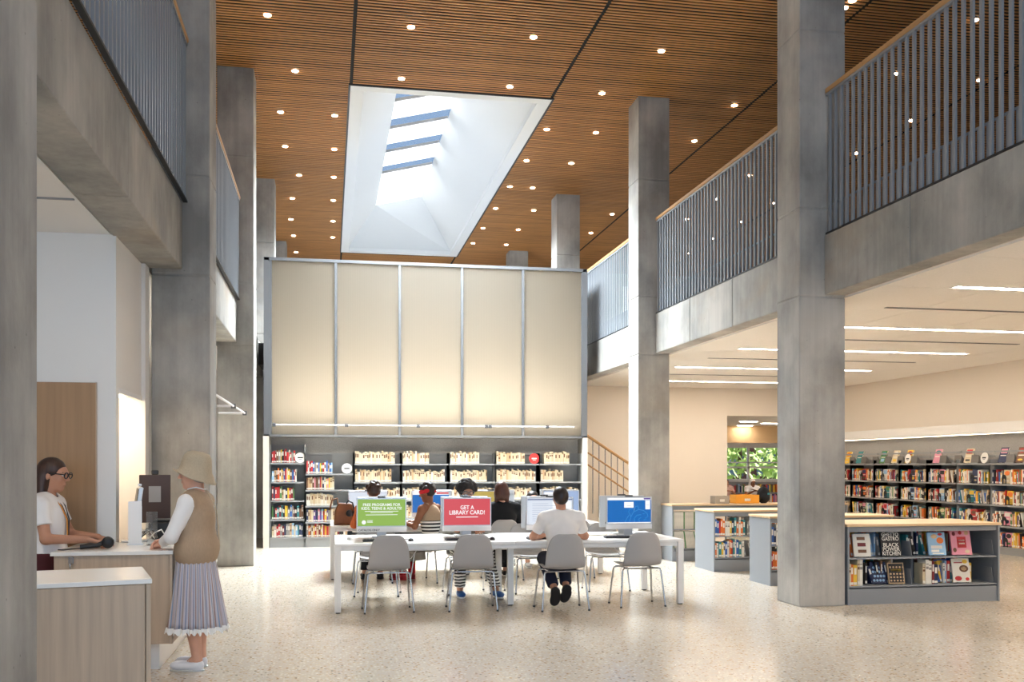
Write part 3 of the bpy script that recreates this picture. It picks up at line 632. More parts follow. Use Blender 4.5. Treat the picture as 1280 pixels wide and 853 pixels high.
def book_mesh(c):
    if c not in BM:
        m = MB(); m.box(0, 1, 0, .05, 0, 1).box(0, .12, .05, 1, 0, 1).box(.88, 1, .05, 1, 0, 1); m.cur = 1; m.box(.12, .88, .05, .96, .02, .97); m.cur = 2; m.box(.08, .92, -.012, 0, .05, .17)
        if c in ('cream', 'ivory', 'white', 'tan'): m.cur = 3; m.box(.1, .9, -.008, 0, .42 + .1 * (len(c) % 3), .56 + .08 * (len(c) % 3)); m.box(.1, .9, -.008, 0, .8, .84)
        else: m.cur = 2; m.box(.2, .8, -.008, 0, .55, .86)
        BM[c] = m.mesh('book ' + c, ['cover ' + c, 'paper', 'sticker', 'cover brown' if c != 'white' else 'cover grey'])
    return BM[c]
BOOKS = []
CAMP = Vector((0, 0, 1.5))
def row(T, x0, x1, z, y, hm, pal, place, t0=.018, t1=.04, lean=.0, sorts=None):
    """books standing on a shelf: T case matrix, spines at local y"""
    x = x0
    while True:
        t = random.uniform(t0, t1); h = hm * random.uniform(.78, 1.06); d = random.uniform(.13, .17)
        if x + t > x1: break
        c = random.choice(pal); a = 0
        if lean and random.random() < lean: a = random.uniform(.12, .3); x += h * math.sin(a)
        M = T @ Matrix.Translation((x, y + random.uniform(0, .015), z)) @ Matrix.Rotation(-a, 4, 'Y')
        BOOKS.append((M, (t, d, h), c, place)); x += t * math.cos(a) + .0015

ORD = ('top', 'second', 'third', 'fourth', 'bottom')
cases = []
def bookcase(loc, rz, w, d, h, zs, name_lab, m='shelf_grey', base=.17, top=False, back=True, cat='bookcase'):
    t = thing('bookcase', name_lab, cat, loc, rz)
    for x in (0, w): bx('upright', m, x - .008, x + .008, 0, d, 0, h, t)
    bx('kick_base', m, .008, w - .008, .012, d, 0, base, t)
    if back: bx('back_panel', m, .008, w - .008, d - .012, d, base, h, t)
    for z in zs:
        s = bx('shelf', m, .008, w - .008, .0, d - .012, z - .018, z, t); bx('label_strip', 'shelf_grey', .01, w - .01, -.003, 0, z - .028, z, s)
    return t, Matrix.Translation(loc) @ Matrix.Rotation(rz, 4, 'Z')
EDG = [-1.06, -.436, .455, 1.34, 2.24, 3.13, 4.0, 4.835]
Z1 = [1.56, 1.21, .865, .52, .185]; Z2 = [1.36, 1.06, .765, .465, .185]; Z3 = [1.545, 1.2, .86, .52, .185]
WB = ('wall bookcase nearest the concrete columns', 'wall bookcase with a round white sign on its shelf', 'third wall bookcase from the columns', 'middle wall bookcase behind the tables', 'wall bookcase next to the middle one', 'wall bookcase with a red disc sign', 'wall bookcase beside the staircase')
WBS = ('bookcase nearest the columns', 'second wall bookcase', 'third wall bookcase', 'middle wall bookcase', 'fifth wall bookcase', 'red-disc wall bookcase', 'bookcase beside the staircase')
for i in range(7):
    zs = Z1 if i == 0 else Z2 if i == 1 else Z3
    t, T = bookcase((EDG[i], 18.42, 0), 0, EDG[i + 1] - EDG[i], .3, 1.75 if i else 1.9, zs, 'grey metal ' + WB[i], base=.16)
    bx('top_rail', 'shelf_grey', .01, EDG[i + 1] - EDG[i] - .01, .26, .28, 1.72, 1.75, t)
    wd = EDG[i + 1] - EDG[i]
    for k, z in enumerate(zs):
        pl = ' book on the %s shelf of the %s' % (ORD[k], WBS[i])
        if i == 0: row(T, .03, wd * (.75, .8, .74, .96, .96)[k], z, .03, .25, DARK if k in (0, 2) else VIV, pl)
        elif i == 1: row(T, .03, wd * (.6, .6, .58, .62, .9)[k], z, .03, .24, (VIV, MIX, PALE, MIX, VIV)[k], pl)
        elif k < 4:
            f = (.88, .8, .97, .9) if i == 2 else (.62, .93, .75, .9) if i == 3 else (.68, .83, .95, .8) if i == 4 else (.68, .94, .82, .9) if i == 5 else (.72, .58, .95, .6)
            row(T, .03 if not (i == 6 and k == 0) else .1, wd * f[k], z, .03, .235, PALE, pl, .02, .04)
def disc_sign(loc, rz, m, label, r=.095):
    t = thing('disc_sign', label, 'sign', loc, rz); Tm = Matrix.Translation((0, 0, r)) @ Matrix.Rotation(PI / 2 - .12, 4, 'X')
    MB().lathe([(0, 0), (r, 0), (r, .012), (0, .012)], 28, (0, 0, 0), Tm, False).build('disc', m, t)
    c = 'black_plastic' if m != 'disc_red' else 'sticker'
    MB().box(-.05, .05, -.012, .012, .012, .0135, Tm).box(-.03, .03, -.034, -.026, .012, .0135, Tm).build('lettering_line', c, t)
    MB().box(-.04, .04, .0, .06, 0, .006).build('foot', 'frame_alu', t)
mat('disc_white', '#f3f0ea', .5); mat('disc_red', '#e0312f', .5)
disc_sign((-.52, 18.46, 1.56), 0, 'disc_white', 'round white sign on the top shelf by the concrete columns'); disc_sign((.33, 18.46, 1.36), 0, 'disc_white', 'round white sign beside a short row of colourful books'); disc_sign((3.9, 18.46, 1.545), 0, 'disc_red', 'round red sign between rows of pale books', .1)

# low island shelves
PI_ = []
def island(x0, x1, y0, y1, label, h=.845, bays=2):
    t = thing('island_shelf', label, 'bookcase', (x0, y0, 0)); w, d = x1 - x0, y1 - y0
    bx('end_panel', 'island_grey', 0, .022, 0, d, 0, h, t, .003); bx('end_panel', 'island_grey', w - .022, w, 0, d, 0, h, t, .003)
    bx('wood_top', 'top_oak', -.012, w + .012, -.012, d + .012, h, h + .028, t, .004); bx('kick_base', 'island_grey', .022, w - .022, .02, d - .02, 0, .17, t)
    bx('header_rail', 'island_grey', .022, w - .022, .03, .05, h - .06, h, t); bx('header_rail', 'island_grey', .022, w - .022, d - .05, d - .03, h - .06, h, t)
    for i in range(1, bays): bx('divider', 'island_grey', w * i / bays - .012, w * i / bays + .012, .24, d - .24, .17, h, t)
    for z in (.20, .505):
        for a, b in ((.02, .36), (d - .36, d - .02)): bx('shelf', 'island_grey', .022, w - .022, a, b, z - .016, z, t)
    return t, Matrix.Translation((x0, y0, 0))
def bookend(loc, rz, label, group, h=.16):
    t = thing('bookend', label, 'bookend', loc, rz, group)
    pts = [(-.055, 0), (-.055, h * .75), (-.03, h * .95), (0, h), (.03, h * .95), (.055, h * .75), (.055, 0), (.03, 0), (.03, h * .45), (0, h * .6), (-.03, h * .45), (-.03, 0)]
    MB().prism(pts, 0, .003, Matrix(((1, 0, 0, 0), (0, 0, 1, 0), (0, 1, 0, 0), (0, 0, 0, 1)))).build('plate', 'black_metal', t); bx('foot', 'black_metal', -.055, .055, 0, .1, 0, .002, t)
def stopper(loc, label, group):
    t = thing('shelf_divider', label, 'shelf divider', loc, 0, group)
    MB().prism([(0, 0), (.2, 0), (.2, .17), (.03, .17), (0, .02)], -.002, .002, Matrix(((0, 0, 1, 0), (1, 0, 0, 0), (0, 1, 0, 0), (0, 0, 0, 1)))).build('plate', 'island_grey', t); bx('foot', 'island_grey', -.06, .0, 0, .18, 0, .003, t)
def face_book(loc, rz, w, h, c, label, art=(), tilt=.22, group=None, txt=None):
    """a book shown cover-on, leaning back on a small wire stand; local -y is the cover"""
    t = thing('display_book', label, 'book', loc, rz, group)
    Tm = Matrix.Rotation(-tilt, 4, 'X')
    MB().box(-w / 2, w / 2, 0, .003, .012, h + .012, Tm).box(-w / 2, w / 2, .021, .024, .012, h + .012, Tm).box(-w / 2, -w / 2 + .003, .003, .021, .012, h + .012, Tm).build('cover', 'cover ' + c, t)
    MB().box(-w / 2 + .004, w / 2 - .005, .003, .021, .016, h + .008, Tm).build('pages', 'paper', t)
    MB().tube([Tm @ Vector((-w * .3, -.02, .006)), Tm @ Vector((-w * .3, .03, .006)), Tm @ Vector((-w * .3, .05, h * .6)), (-w * .3, .14, .004)], .003, 5).build('wire_stand', 'black_metal', t)
    MB().tube([Tm @ Vector((w * .3, -.02, .006)), Tm @ Vector((w * .3, .03, .006)), Tm @ Vector((w * .3, .05, h * .6)), (w * .3, .14, .004)], .003, 5).build('wire_stand', 'black_metal', t)
    for (m, x0, x1, z0, z1, rd) in art:
        if rd:
            k = 14; cxx, czz = (x0 + x1) / 2 * w, .012 + (z0 + z1) / 2 * h; rx, rz_ = (x1 - x0) / 2 * w, (z1 - z0) / 2 * h
            MB().prism([(cxx + rx * math.cos(2 * PI * i / k), czz + rz_ * math.sin(2 * PI * i / k)) for i in range(k)], 0.0, .0012, Tm @ Matrix(((1, 0, 0, 0), (0, 0, -1, 0), (0, 1, 0, 0), (0, 0, 0, 1)))).build('cover_print', m, t)
        else: MB().box(x0 * w, x1 * w, -.0011, 0, .012 + z0 * h, .012 + z1 * h, Tm).build('cover_print', m, t)
    if txt:
        for body, size, zf, m, wd in txt:
            o = text('cover_lettering', body, size, m, t, Tm @ Vector((0, -.0018, .012 + zf * h)), (PI / 2 - 0, 0, 0), width=wd * w); o.rotation_euler = (PI / 2 - tilt, 0, 0)
C = lambda c: 'cover ' + c
tA, TA = island(5.49, 7.33, 9.66, 10.5, 'low grey island shelf with cookbooks displayed cover-on', bays=2)
PB = ' book on the %s shelf of the cookbook island'
row(TA, .03, .24, .2, .05, .27, ['orange', 'white', 'yellow', 'red', 'white', 'cream'], PB % 'lower', .025, .045)
row(TA, .3, .62, .2, .16, .25, ['black', 'tan', 'navy', 'black', 'brown'], PB % 'lower', .02, .04, .5)
row(TA, .93, 1.12, .2, .05, .26, ['dark red', 'white', 'navy', 'cream'], PB % 'lower', .025, .045)
row(TA, 1.16, 1.6, .2, .14, .25, ['blue', 'yellow', 'red', 'light blue', 'grey', 'white', 'teal'], PB % 'lower', .02, .04, .2)
row(TA, .03, .2, .505, .16, .24, ['yellow', 'orange', 'light blue', 'teal'], PB % 'upper', .02, .035, .5); row(TA, .3, .62, .505, .2, .25, ['white', 'light blue', 'grey'], PB % 'upper', .02, .03, .4)
row(TA, .82, 1.05, .505, .2, .24, ['navy', 'light blue', 'black', 'teal'], PB % 'upper', .02, .035, .4)
for z, zl in ((.2, 'lower'), (.505, 'upper')):
    row(TA @ Matrix.Translation((1.84, .84, 0)) @ Matrix.Rotation(PI, 4, 'Z'), .05, .8, z, .05, .25, VIV, ' book on the cookbook island, far side of its %s shelf' % zl); row(TA @ Matrix.Translation((1.84, .84, 0)) @ Matrix.Rotation(PI, 4, 'Z'), 1.0, 1.7, z, .05, .25, VIV, ' book on the cookbook island, far side of its %s shelf' % zl)
ix, iy = 5.49, 9.66
face_book((ix + .215, iy + .06, .505), -.12, .19, .25, 'white', 'white display book with three dark bars on its cover', [(C('brown'), -.28, .2, .72, .86, 0), (C('dark red'), -.26, .22, .44, .6, 0), (C('brown'), -.25, .24, .16, .3, 0)])
face_book((ix + .56, iy + .06, .505), -.12, .22, .262, 'black', 'black display book with huge white block lettering', (), txt=[('GHETTO', .06, .9, 'sticker', .86), ('GASTRO', .06, .72, 'sticker', .86), ('BLACK', .06, .46, 'sticker', .8), ('POWER', .06, .28, 'sticker', .86), ('KITCHEN', .06, .1, 'sticker', .92)])
face_book((ix + 1.12, iy + .06, .505), -.1, .2, .255, 'light blue', 'pale blue display book with fried food on its cover', [(C('tan'), -.3, .05, .72, .92, 1), (C('orange'), .0, .4, .5, .78, 1), (C('red'), .1, .35, .85, .97, 1), ('sticker', -.35, .3, .28, .42, 0), ('sticker', -.35, .1, .14, .24, 0), ('sticker', -.3, .35, .04, .1, 0)])
face_book((ix + 1.42, iy + .06, .505), -.1, .23, .28, 'pink', 'pink floral display book with a red title panel', [(C('red'), -.2, .25, .28, .72, 0), (C('dark red'), -.42, -.25, .75, .92, 1), (C('tan'), .2, .42, .78, .95, 1), (C('brown'), -.44, -.26, .1, .28, 1), (C('cream'), .15, .4, .06, .2, 1), (C('red'), -.1, .08, .8, .95, 1), ('sticker', -.12, .18, .42, .48, 0), ('sticker', -.12, .18, .54, .6, 0)])
face_book((ix + .63, iy + .07, .2), -.12, .18, .23, 'tan', 'dark gold display book with ornate patterned cover', [(C('black'), -.45, .45, .05, .95, 0)] + [(C('tan'), -.4 + .2 * i, -.28 + .2 * i, .1 + .16 * j, .19 + .16 * j, 1) for i in range(5) for j in range(5) if j != 3] + [(C('yellow'), -.32, .32, .58, .7, 0)])
face_book((ix + 1.42, iy + .06, .2), -.12, .2, .265, 'white', 'white display book with bowls of food on its cover', [(C('brown'), -.1, .42, .42, .72, 1), (C('tan'), .0, .32, .48, .66, 1), (C('red'), -.4, .0, .06, .26, 1), (C('red'), .2, .42, .06, .2, 1), (C('yellow'), .1, .4, .78, .95, 1), (C('red'), -.38, .1, .8, .84, 0)])
face_book((ix + .46, iy + .13, .2), -.1, .16, .24, 'navy', 'navy display book with pale blue blotches', [(C('light blue'), -.45 + .22 * i + .08 * (j % 2), -.27 + .22 * i + .08 * (j % 2), .08 + .2 * j, .2 + .2 * j, 1) for i in range(4) for j in range(4)], .35)
face_book((ix + 1.25, iy + .15, .2), .05, .16, .25, 'blue', 'blue jacketed display book on the lower island shelf', [(C('yellow'), -.3, .3, .75, .95, 0), (C('red'), .1, .4, .8, .95, 1)])
for i, (x, z) in enumerate(((.78, .505), (.78, .2), (1.78, .505), (1.78, .2))): stopper((ix + x, iy + .03, z), 'slanted grey steel divider on the cookbook island, ' + ('upper shelf middle', 'lower shelf middle', 'upper shelf far end', 'lower shelf far end')[i], 'steel dividers on the cookbook island')
tB, TB = island(5.42, 7.1, 11.39, 12.0, 'low grey island shelf behind the tall column beside the cookbook island')
tC, TC = island(5.36, 7.2, 13.06, 13.78, 'low grey island shelf with paperbacks between column and magazine shelf')
for TT, nm in ((TB, 'island behind the tall column'), (TC, 'island facing the computer tables')):
    for z, zl in ((.2, 'lower'), (.505, 'upper')):
        row(TT, .03, .5, z, .04, .25, ['red', 'yellow', 'orange', 'navy', 'white', 'orange', 'white', 'teal', 'blue'], ' book on the %s shelf of the %s' % (zl, nm), .02, .04); row(TT, .55, .8, z, .1, .25, ['grey', 'black', 'white', 'grey'], ' book on the %s shelf of the %s' % (zl, nm), .015, .03, .6); row(TT, .95, 1.6, z, .05, .25, VIV, ' book on the %s shelf of the %s' % (zl, nm))
# magazine shelf
tM, TM = island(5.30, 8.3, 14.6, 15.1, 'low magazine shelf beside the far concrete column', h=.87, bays=3)
mat('magazine', '#d8d2c6', .6, noise=((60, 60, 8), .25))
for z, zl, n in ((.505, 'upper', 22), (.2, 'lower', 20)):
    x = .03
    for i in range(n):
        tk = random.uniform(.012, .022); a = .02 if zl == 'upper' else .02 + .22 * i / n
        o = MB().box(0, tk, 0, .2, 0, .27).box(.001, tk - .001, -.002, 0, .05, .09).build('magazine', 'magazine' if i % 9 else 'cover green'); tag(o, 'pale magazine standing on the %s rack of the magazine shelf' % zl if i % 9 else 'green-spined magazine on the %s rack of the magazine shelf' % zl, 'magazine', 'magazines on the %s rack' % zl)
        o.matrix_world = TM @ Matrix.Translation((x + .27 * math.sin(a) * (1 if zl == 'lower' else 0), .05, z + .001)) @ Matrix.Rotation(-a * (zl == 'lower'), 4, 'Y'); x += tk + .002
# items on the counter beyond
t = thing('display_box', 'open orange box of books on the magazine shelf counter', 'box', (6.62, 14.85, .898)); frame4(MB(), -.2, .2, -.12, .12, .008, 0, .14).box(-.2, .2, -.12, .12, 0, .006).build('box_body', mat('box_orange', '#e8a02e', .6), t); bx('label_plate', 'sticker', -.05, .05, -.124, -.12, .04, .08, t)
t = thing('display_box', 'grey cardboard box beside the orange box', 'box', (6.2, 14.86, .898)); frame4(MB(), -.12, .12, -.1, .1, .008, 0, .12).box(-.12, .12, -.1, .1, 0, .006).build('box_body', mat('box_grey', '#a9a196', .8), t); bx('label_plate', 'sticker', -.04, .04, -.104, -.1, .03, .07, t)

# wall shelves along the further wall of the right-hand room
RX, RY = 11.25, 20.6
ZR = [1.55, 1.195, .84, .485, .13]
EP = mat('end_grey', '#6d6a66', .5)
NTH = ('first', 'second', 'third', 'fourth', 'fifth', 'sixth', 'seventh', 'eighth', 'ninth', 'tenth')
PLR = ['white', 'cream', 'orange', 'yellow', 'red', 'teal', 'navy', 'light blue', 'pink', 'brown', 'green', 'black']
DSC = ['round', 'portrait', 'landscape', 'framed', 'banded', 'dotted']
def gen_art(i):
    r = random.Random(i * 13 + 5); a = r.choice(PLR); b = r.choice(PLR)
    return [(C(a), -.4, .4, .55 + .1 * r.random(), .92, r.random() < .5), (C(b), -.3, .3, .12, .12 + .3 * r.random(), r.random() < .6), ('sticker', -.35, .35, .44, .5, 0)]
nb = 10
for i in range(nb):
    y0 = RY - i * .92
    lab = 'grey wall bookcase section %s from the cream back wall of the reading room' % ('first', 'second', 'third', 'fourth', 'fifth', 'sixth', 'seventh', 'eighth', 'ninth', 'tenth')[i]
    t, T = bookcase((RX, y0, 0), -PI / 2, .92, .33, 1.62, ZR, lab, base=.1)
    bx('display_ledge', 'shelf_grey', .01, .91, .1, .12, 1.66, 1.69, t); bx('display_ledge', 'shelf_grey', .01, .91, .1, .12, 1.74, 1.77, t)
    for k, z in enumerate(ZR):
        pl = ' book, %s shelf, %s wall section from the cream wall' % (ORD[k], NTH[i])
        if k == 0:
            for q in range(2):
                x = .22 + q * .44
                if (i, q) in ((3, 1), (5, 1)): continue
                if q == 0 or i % 3 != 1:
                    P_ = T @ Vector((x, .05, z)); cc = PLR[(i * 5 + q * 3) % len(PLR)]
                    face_book(P_, -PI / 2, .2, .27, cc, '%s %s book on the top ledge, %s wall section from the cream wall' % (('first', 'second')[q], cc, NTH[i]), gen_art(i * 7 + q), .3, 'books displayed on the reading room ledge')
                pp = T @ Vector((x + .2, .06, z)); b_ = thing('display_easel', '%s grey sloped plate on the top ledge, %s section from the cream wall' % (('first', 'second')[q], NTH[i]), 'display stand', pp, -PI / 2, 'sloped plates on the reading room ledge')
                MB().prism([(0, 0), (.12, 0), (.02, .15)], -.1, .1, Matrix(((0, 0, 1, 0), (1, 0, 0, 0), (0, 1, 0, 0), (0, 0, 0, 1)))).build('plate', EP, b_); bx('lip', 'shelf_grey', -.1, .1, -.02, 0, 0, .012, b_)
        else:
            a1 = random.uniform(.26, .4); row(T, .02, a1, z, .03, .24, VIV + ['white', 'cream', 'yellow'], pl, .014, .034, .08)
            xf = a1 + .08; cc = random.choice(PLR)
            if xf < .5:
                face_book(T @ Vector((xf, .05, z)), -PI / 2, .16, .23, cc, '%s book shown cover-on, %s shelf, %s section from the cream wall' % (cc, ORD[k], NTH[i]), gen_art(i * 31 + k * 3), .06, 'front-facing books on the reading room wall')
                bookend(T @ Vector((xf, .0, z)), -PI / 2, 'black arched bookend before a cover-on book, %s shelf, %s section from the cream wall' % (ORD[k], NTH[i]), 'black bookends on the reading room %s shelf' % ORD[k])
            a2 = xf + .1; row(T, a2, random.uniform(.74, .9), z, .03, .24, VIV + ['white', 'cream', 'orange'], pl, .014, .034, .1)
            if (i + k) % 2: bookend(T @ Vector((.86, .02, z)), -PI / 2, 'black arched bookend at the row end, %s shelf, %s section from the cream wall' % (ORD[k], NTH[i]), 'black bookends on the reading room %s shelf' % ORD[k])
disc_sign((RX + .06, 17.6, 1.55), -PI / 2, 'disc_white', 'round white sign on the reading room top ledge near the tall column'); disc_sign((RX + .06, 15.3, 1.55), -PI / 2, 'disc_white', 'round white sign on the reading room top ledge farther from the tall column')
struct(bx('wall_right_felt', 'felt_grey', 11.58, 11.6, 8, 21.3, 1.0, 2.08)); struct(bx('wall_right_light_shelf', 'white_paint', 11.3, 11.6, 8, 21.34, 2.08, 2.26))
t = thing('light_shelf_lamp', 'warm strip lamp under the white ledge over the reading room wall shelves', 'wall light', (11.36, 14.7, 2.07)); bx('diffuser', mat('ledge_glow', '#ffffff', emit='#ffe8cc', strength=4), -.02, .02, -6.2, 6.2, -.006, 0, t); bx('housing', 'white_metal', -.03, .03, -6.3, 6.3, 0, .008, t)

# books: the largest 300 in view are things, the rest one heap of shelf filling
def seen(b):
    M, (tk, d, h), c, pl = b; p = M.translation - CAMP; fx = M.to_3x3() @ Vector((1, 0, 0))
    n = M.to_3x3() @ Vector((0, -1, 0)); dist = p.length; cs = max(.05, -n.dot(p) / dist)
    return tk * h * cs / dist ** 2 if p.y > 0 else 0
BOOKS.sort(key=seen, reverse=True)
rest = MB(); order = list(PAL)
for i, (M, (tk, d, h), c, pl) in enumerate(BOOKS):
    if i < 290:
        o = link('book', book_mesh(c)); o.matrix_world = M @ Matrix.Diagonal((tk, d, h, 1))
        tag(o, (('thin ' if tk < .024 else 'thick ' if tk > .034 else '') + c + ' spined' + pl), 'book', 'books' + pl[5:].replace(',', ' on', 1))
    else:
        S = M @ Matrix.Diagonal((tk, d, h, 1))
        rest.cur = order.index(c); rest.box(0, 1, 0, .98, 0, 1, S); rest.cur = len(order); rest.box(.08, .92, -.012, 0, .05, .17, S)
        if i % 2: rest.cur = (order.index('brown') if c in PALE else len(order)); rest.box(.15, .85, -.01, 0, .5, .8, S)
tag(rest.build('shelved_books', ['cover ' + c for c in order] + ['sticker']), 'rows of small shelved books filling the wall bookcases', 'books', kind='stuff')
# books and shelf under the far window
for j, z in enumerate((.62, .28)):
    pass
t, T = bookcase((10.2, 29.3, 0), 0, 6.0, .35, .98, (.66, .34, .1), 'long low bookcase under the window of the further room', base=.08)
fb = MB(); x = .05
for z in (.66, .34):
    x = .05
    while x < 5.9:
        w_ = random.uniform(.03, .06); fb.cur = random.randrange(len(order)); 
        if random.random() < .85: fb.box(x, x + w_, .04, .2, z, z + random.uniform(.2, .27), T)
        x += w_ + .003
tag(fb.build('shelved_books_beyond', ['cover ' + c for c in order]), 'shelved books under the window of the further room', 'books', kind='stuff')

# ---------------------------------------------------------------- people
def smin(a, b, k):
    h = np.clip(.5 + .5 * (b - a) / k, 0, 1); return b + (a - b) * h - k * h * (1 - h)
def V(*a): return np.array(a, float)
def prim_eval(p, X):
    kind = p[0]
    if kind in 'cf':
        a, b, ra, rb = p[1], p[2], p[3], p[4]; ba = b - a; L2 = ba @ ba; pa = X - a; t = (pa @ ba) / L2; tc = np.clip(t, 0, 1)
        d = np.linalg.norm(pa - tc[..., None] * ba, axis=-1) - (ra + (rb - ra) * tc)
        if kind == 'f':
            q = np.linalg.norm(pa - t[..., None] * ba, axis=-1) - (ra + (rb - ra) * tc); L = math.sqrt(L2); d = np.maximum(q, np.maximum(-t * L, (t - 1) * L))
        return d
    if kind == 'e':
        c, r, R = p[1], np.array(p[2]), p[3]; q = X - c
        if R is not None: q = q @ R
        k0 = np.linalg.norm(q / r, axis=-1); k1 = np.linalg.norm(q / (r * r), axis=-1) + 1e-9
        return k0 * (k0 - 1) / k1
    if kind == 'b':
        c, r, R = p[1], np.array(p[2]), p[3]; q = X - c
        if R is not None: q = q @ R
        q = np.abs(q) - r + .008
        return np.linalg.norm(np.maximum(q, 0), axis=-1) + np.minimum(q.max(-1), 0) - .008
def prim_box(p):
    if p[0] in 'cf': r = max(p[3], p[4]); return np.minimum(p[1], p[2]) - r, np.maximum(p[1], p[2]) + r
    r = max(p[2]); return p[1] - r, p[1] + r
def Cn(a, b, ra, rb=None, k=.02): return ('c', np.array(a, float), np.array(b, float), ra, ra if rb is None else rb, k)
def Fl(a, b, ra, rb=None, k=.015): return ('f', np.array(a, float), np.array(b, float), ra, ra if rb is None else rb, k)
def El(c, r, R=None, k=.03): return ('e', np.array(c, float), r, R, k)
def Bo(c, r, R=None, k=.02): return ('b', np.array(c, float), r, R, k)
def inflate(ps, e):
    o = []
    for p in ps:
        if p[0] in 'cf': o.append((p[0], p[1], p[2], p[3] + e, p[4] + e, p[5]))
        else: o.append((p[0], p[1], tuple(q + e for q in p[2]), p[3], p[4]))
    return o
def sdf(prims, res, subs=(), cuts=()):
    lo = np.min([prim_box(p)[0] for p in prims], 0) - 3 * res; hi = np.max([prim_box(p)[1] for p in prims], 0) + 3 * res
    n = np.ceil((hi - lo) / res).astype(int) + 1
    ax = [lo[i] + res * np.arange(n[i]) for i in range(3)]; D = np.full(n, .25)
    def sl(p, m):
        a, b = prim_box(p); s = []
        for i in range(3):
            i0 = max(0, int((a[i] - m - lo[i]) / res)); i1 = min(n[i], int((b[i] + m - lo[i]) / res) + 2); s.append(slice(i0, max(i0 + 1, i1)))
        return tuple(s)
    def pts(s): return np.stack(np.meshgrid(ax[0][s[0]], ax[1][s[1]], ax[2][s[2]], indexing='ij'), -1)
    for p in prims:
        k = p[-1]; s = sl(p, k + 3 * res); D[s] = smin(D[s], prim_eval(p, pts(s)), max(k, 1e-4))
    for p in subs:
        s = sl(p, 3 * res); D[s] = np.maximum(D[s], -prim_eval(p, pts(s)))
    if cuts:
        s = (slice(None),) * 3; X = pts(s)
        for nn, pt in cuts: D = np.maximum(D, (X - np.array(pt, float)) @ np.array(nn, float))
    return nets(D, lo, res)
def nets(D, lo, res):
    S = D < 0; nx, ny, nz = D.shape
    C8 = [(i, j, k) for i in (0, 1) for j in (0, 1) for k in (0, 1)]
    cnt = sum(S[i:nx - 1 + i, j:ny - 1 + j, k:nz - 1 + k].astype(np.int8) for i, j, k in C8)
    act = (cnt > 0) & (cnt < 8); idx = np.argwhere(act)
    vid = np.full(act.shape, -1, int); vid[act] = np.arange(len(idx))
    acc = np.zeros((len(idx), 3)); num = np.zeros(len(idx))
    for a in range(8):
        for b in range(a + 1, 8):
            df = [C8[b][q] - C8[a][q] for q in range(3)]
            if sum(map(abs, df)) != 1: continue
            da = D[tuple((idx + C8[a]).T)]; db = D[tuple((idx + C8[b]).T)]; m = (da < 0) != (db < 0)
            t = np.where(m, da / np.where(m, da - db, 1), 0); P = np.array(C8[a]) + t[:, None] * np.array(df); acc[m] += P[m]; num[m] += 1
    vs = lo + res * (idx + acc / np.maximum(num, 1)[:, None]); quads = []
    for axn in range(3):
        o = [0, 0, 0]; o[axn] = 1
        A = S[:nx - o[0], :ny - o[1], :nz - o[2]]; B = S[o[0]:, o[1]:, o[2]:]; e = np.argwhere(A != B)
        u, v = [q for q in range(3) if q != axn]
        e = e[(e[:, u] > 0) & (e[:, v] > 0) & (e[:, u] < D.shape[u] - 1) & (e[:, v] < D.shape[v] - 1)]
        du = np.zeros(3, int); du[u] = 1; dv = np.zeros(3, int); dv[v] = 1
        q = np.stack([vid[tuple((e - du - dv).T)], vid[tuple((e - dv).T)], vid[tuple(e.T)], vid[tuple((e - du).T)]], 1)
        flip = S[tuple(e.T)] == (axn != 1); q[flip] = q[flip][:, ::-1]; quads.append(q)
    return vs, np.concatenate(quads)
def np_obj(name, parts, m, parent, smooth=True):
    vs = np.concatenate([p[0] for p in parts]); off = 0; qs = []
    for p in parts: qs.append(p[1] + off); off += len(p[0])
    qs = np.concatenate(qs); me = bpy.data.meshes.new(name)
    me.vertices.add(len(vs)); me.vertices.foreach_set('co', vs.ravel())
    me.loops.add(len(qs) * 4); me.loops.foreach_set('vertex_index', qs.ravel()); me.polygons.add(len(qs))
    me.polygons.foreach_set('loop_start', np.arange(0, len(qs) * 4, 4)); me.update(calc_edges=True); me.validate()
    me.polygons.foreach_set('use_smooth', np.ones(len(me.polygons), bool)); me.materials.append(MATS[m] if isinstance(m, str) else m)
    bm = bmesh.new(); bm.from_mesh(me); bmesh.ops.recalc_face_normals(bm, faces=bm.faces)
    for _ in range(1): bmesh.ops.smooth_vert(bm, verts=bm.verts, factor=.5, use_axis_x=True, use_axis_y=True, use_axis_z=True)
    bm.to_mesh(me); bm.free()
    return link(name, me, parent)

def head_frame(c, yaw=0, pitch=0, roll=0, s=1):
    R = np.array(Euler((roll, pitch, yaw)).to_matrix())          # columns = local axes
    f = lambda *p: np.array(c) + R @ (np.array(p, float) * s)
    return f, R, s
def head_prims(H):
    f, R, s = H; q = lambda *r: tuple(x * s for x in r)
    ps = [El(f(-.012, 0, .03), q(.097, .075, .088), R, .02), El(f(.022, 0, -.035), q(.07, .058, .078), R, .03), Cn(f(.062, 0, -.098), f(.05, 0, -.09), .024 * s, .03 * s, .025), El(f(.05, 0, .03), q(.046, .056, .04), R, .02),
          Cn(f(.091, 0, .015), f(.113, 0, -.026), .008 * s, .0125 * s, .008), El(f(.104, .011, -.031), q(.012, .008, .007), R, .006), El(f(.104, -.011, -.031), q(.012, .008, .007), R, .006),
          El(f(.089, 0, -.058), q(.012, .022, .005), R, .004), El(f(.087, 0, -.068), q(.012, .019, .006), R, .004), Cn(f(.084, -.045, .024), f(.084, .045, .024), .009 * s, None, .012)]
    for y in (-1, 1): ps += [El(f(-.012, y * .076, -.012), q(.02, .009, .031), R, .008), El(f(.058, y * .036, -.03), q(.024, .02, .024), R, .02)]
    return ps
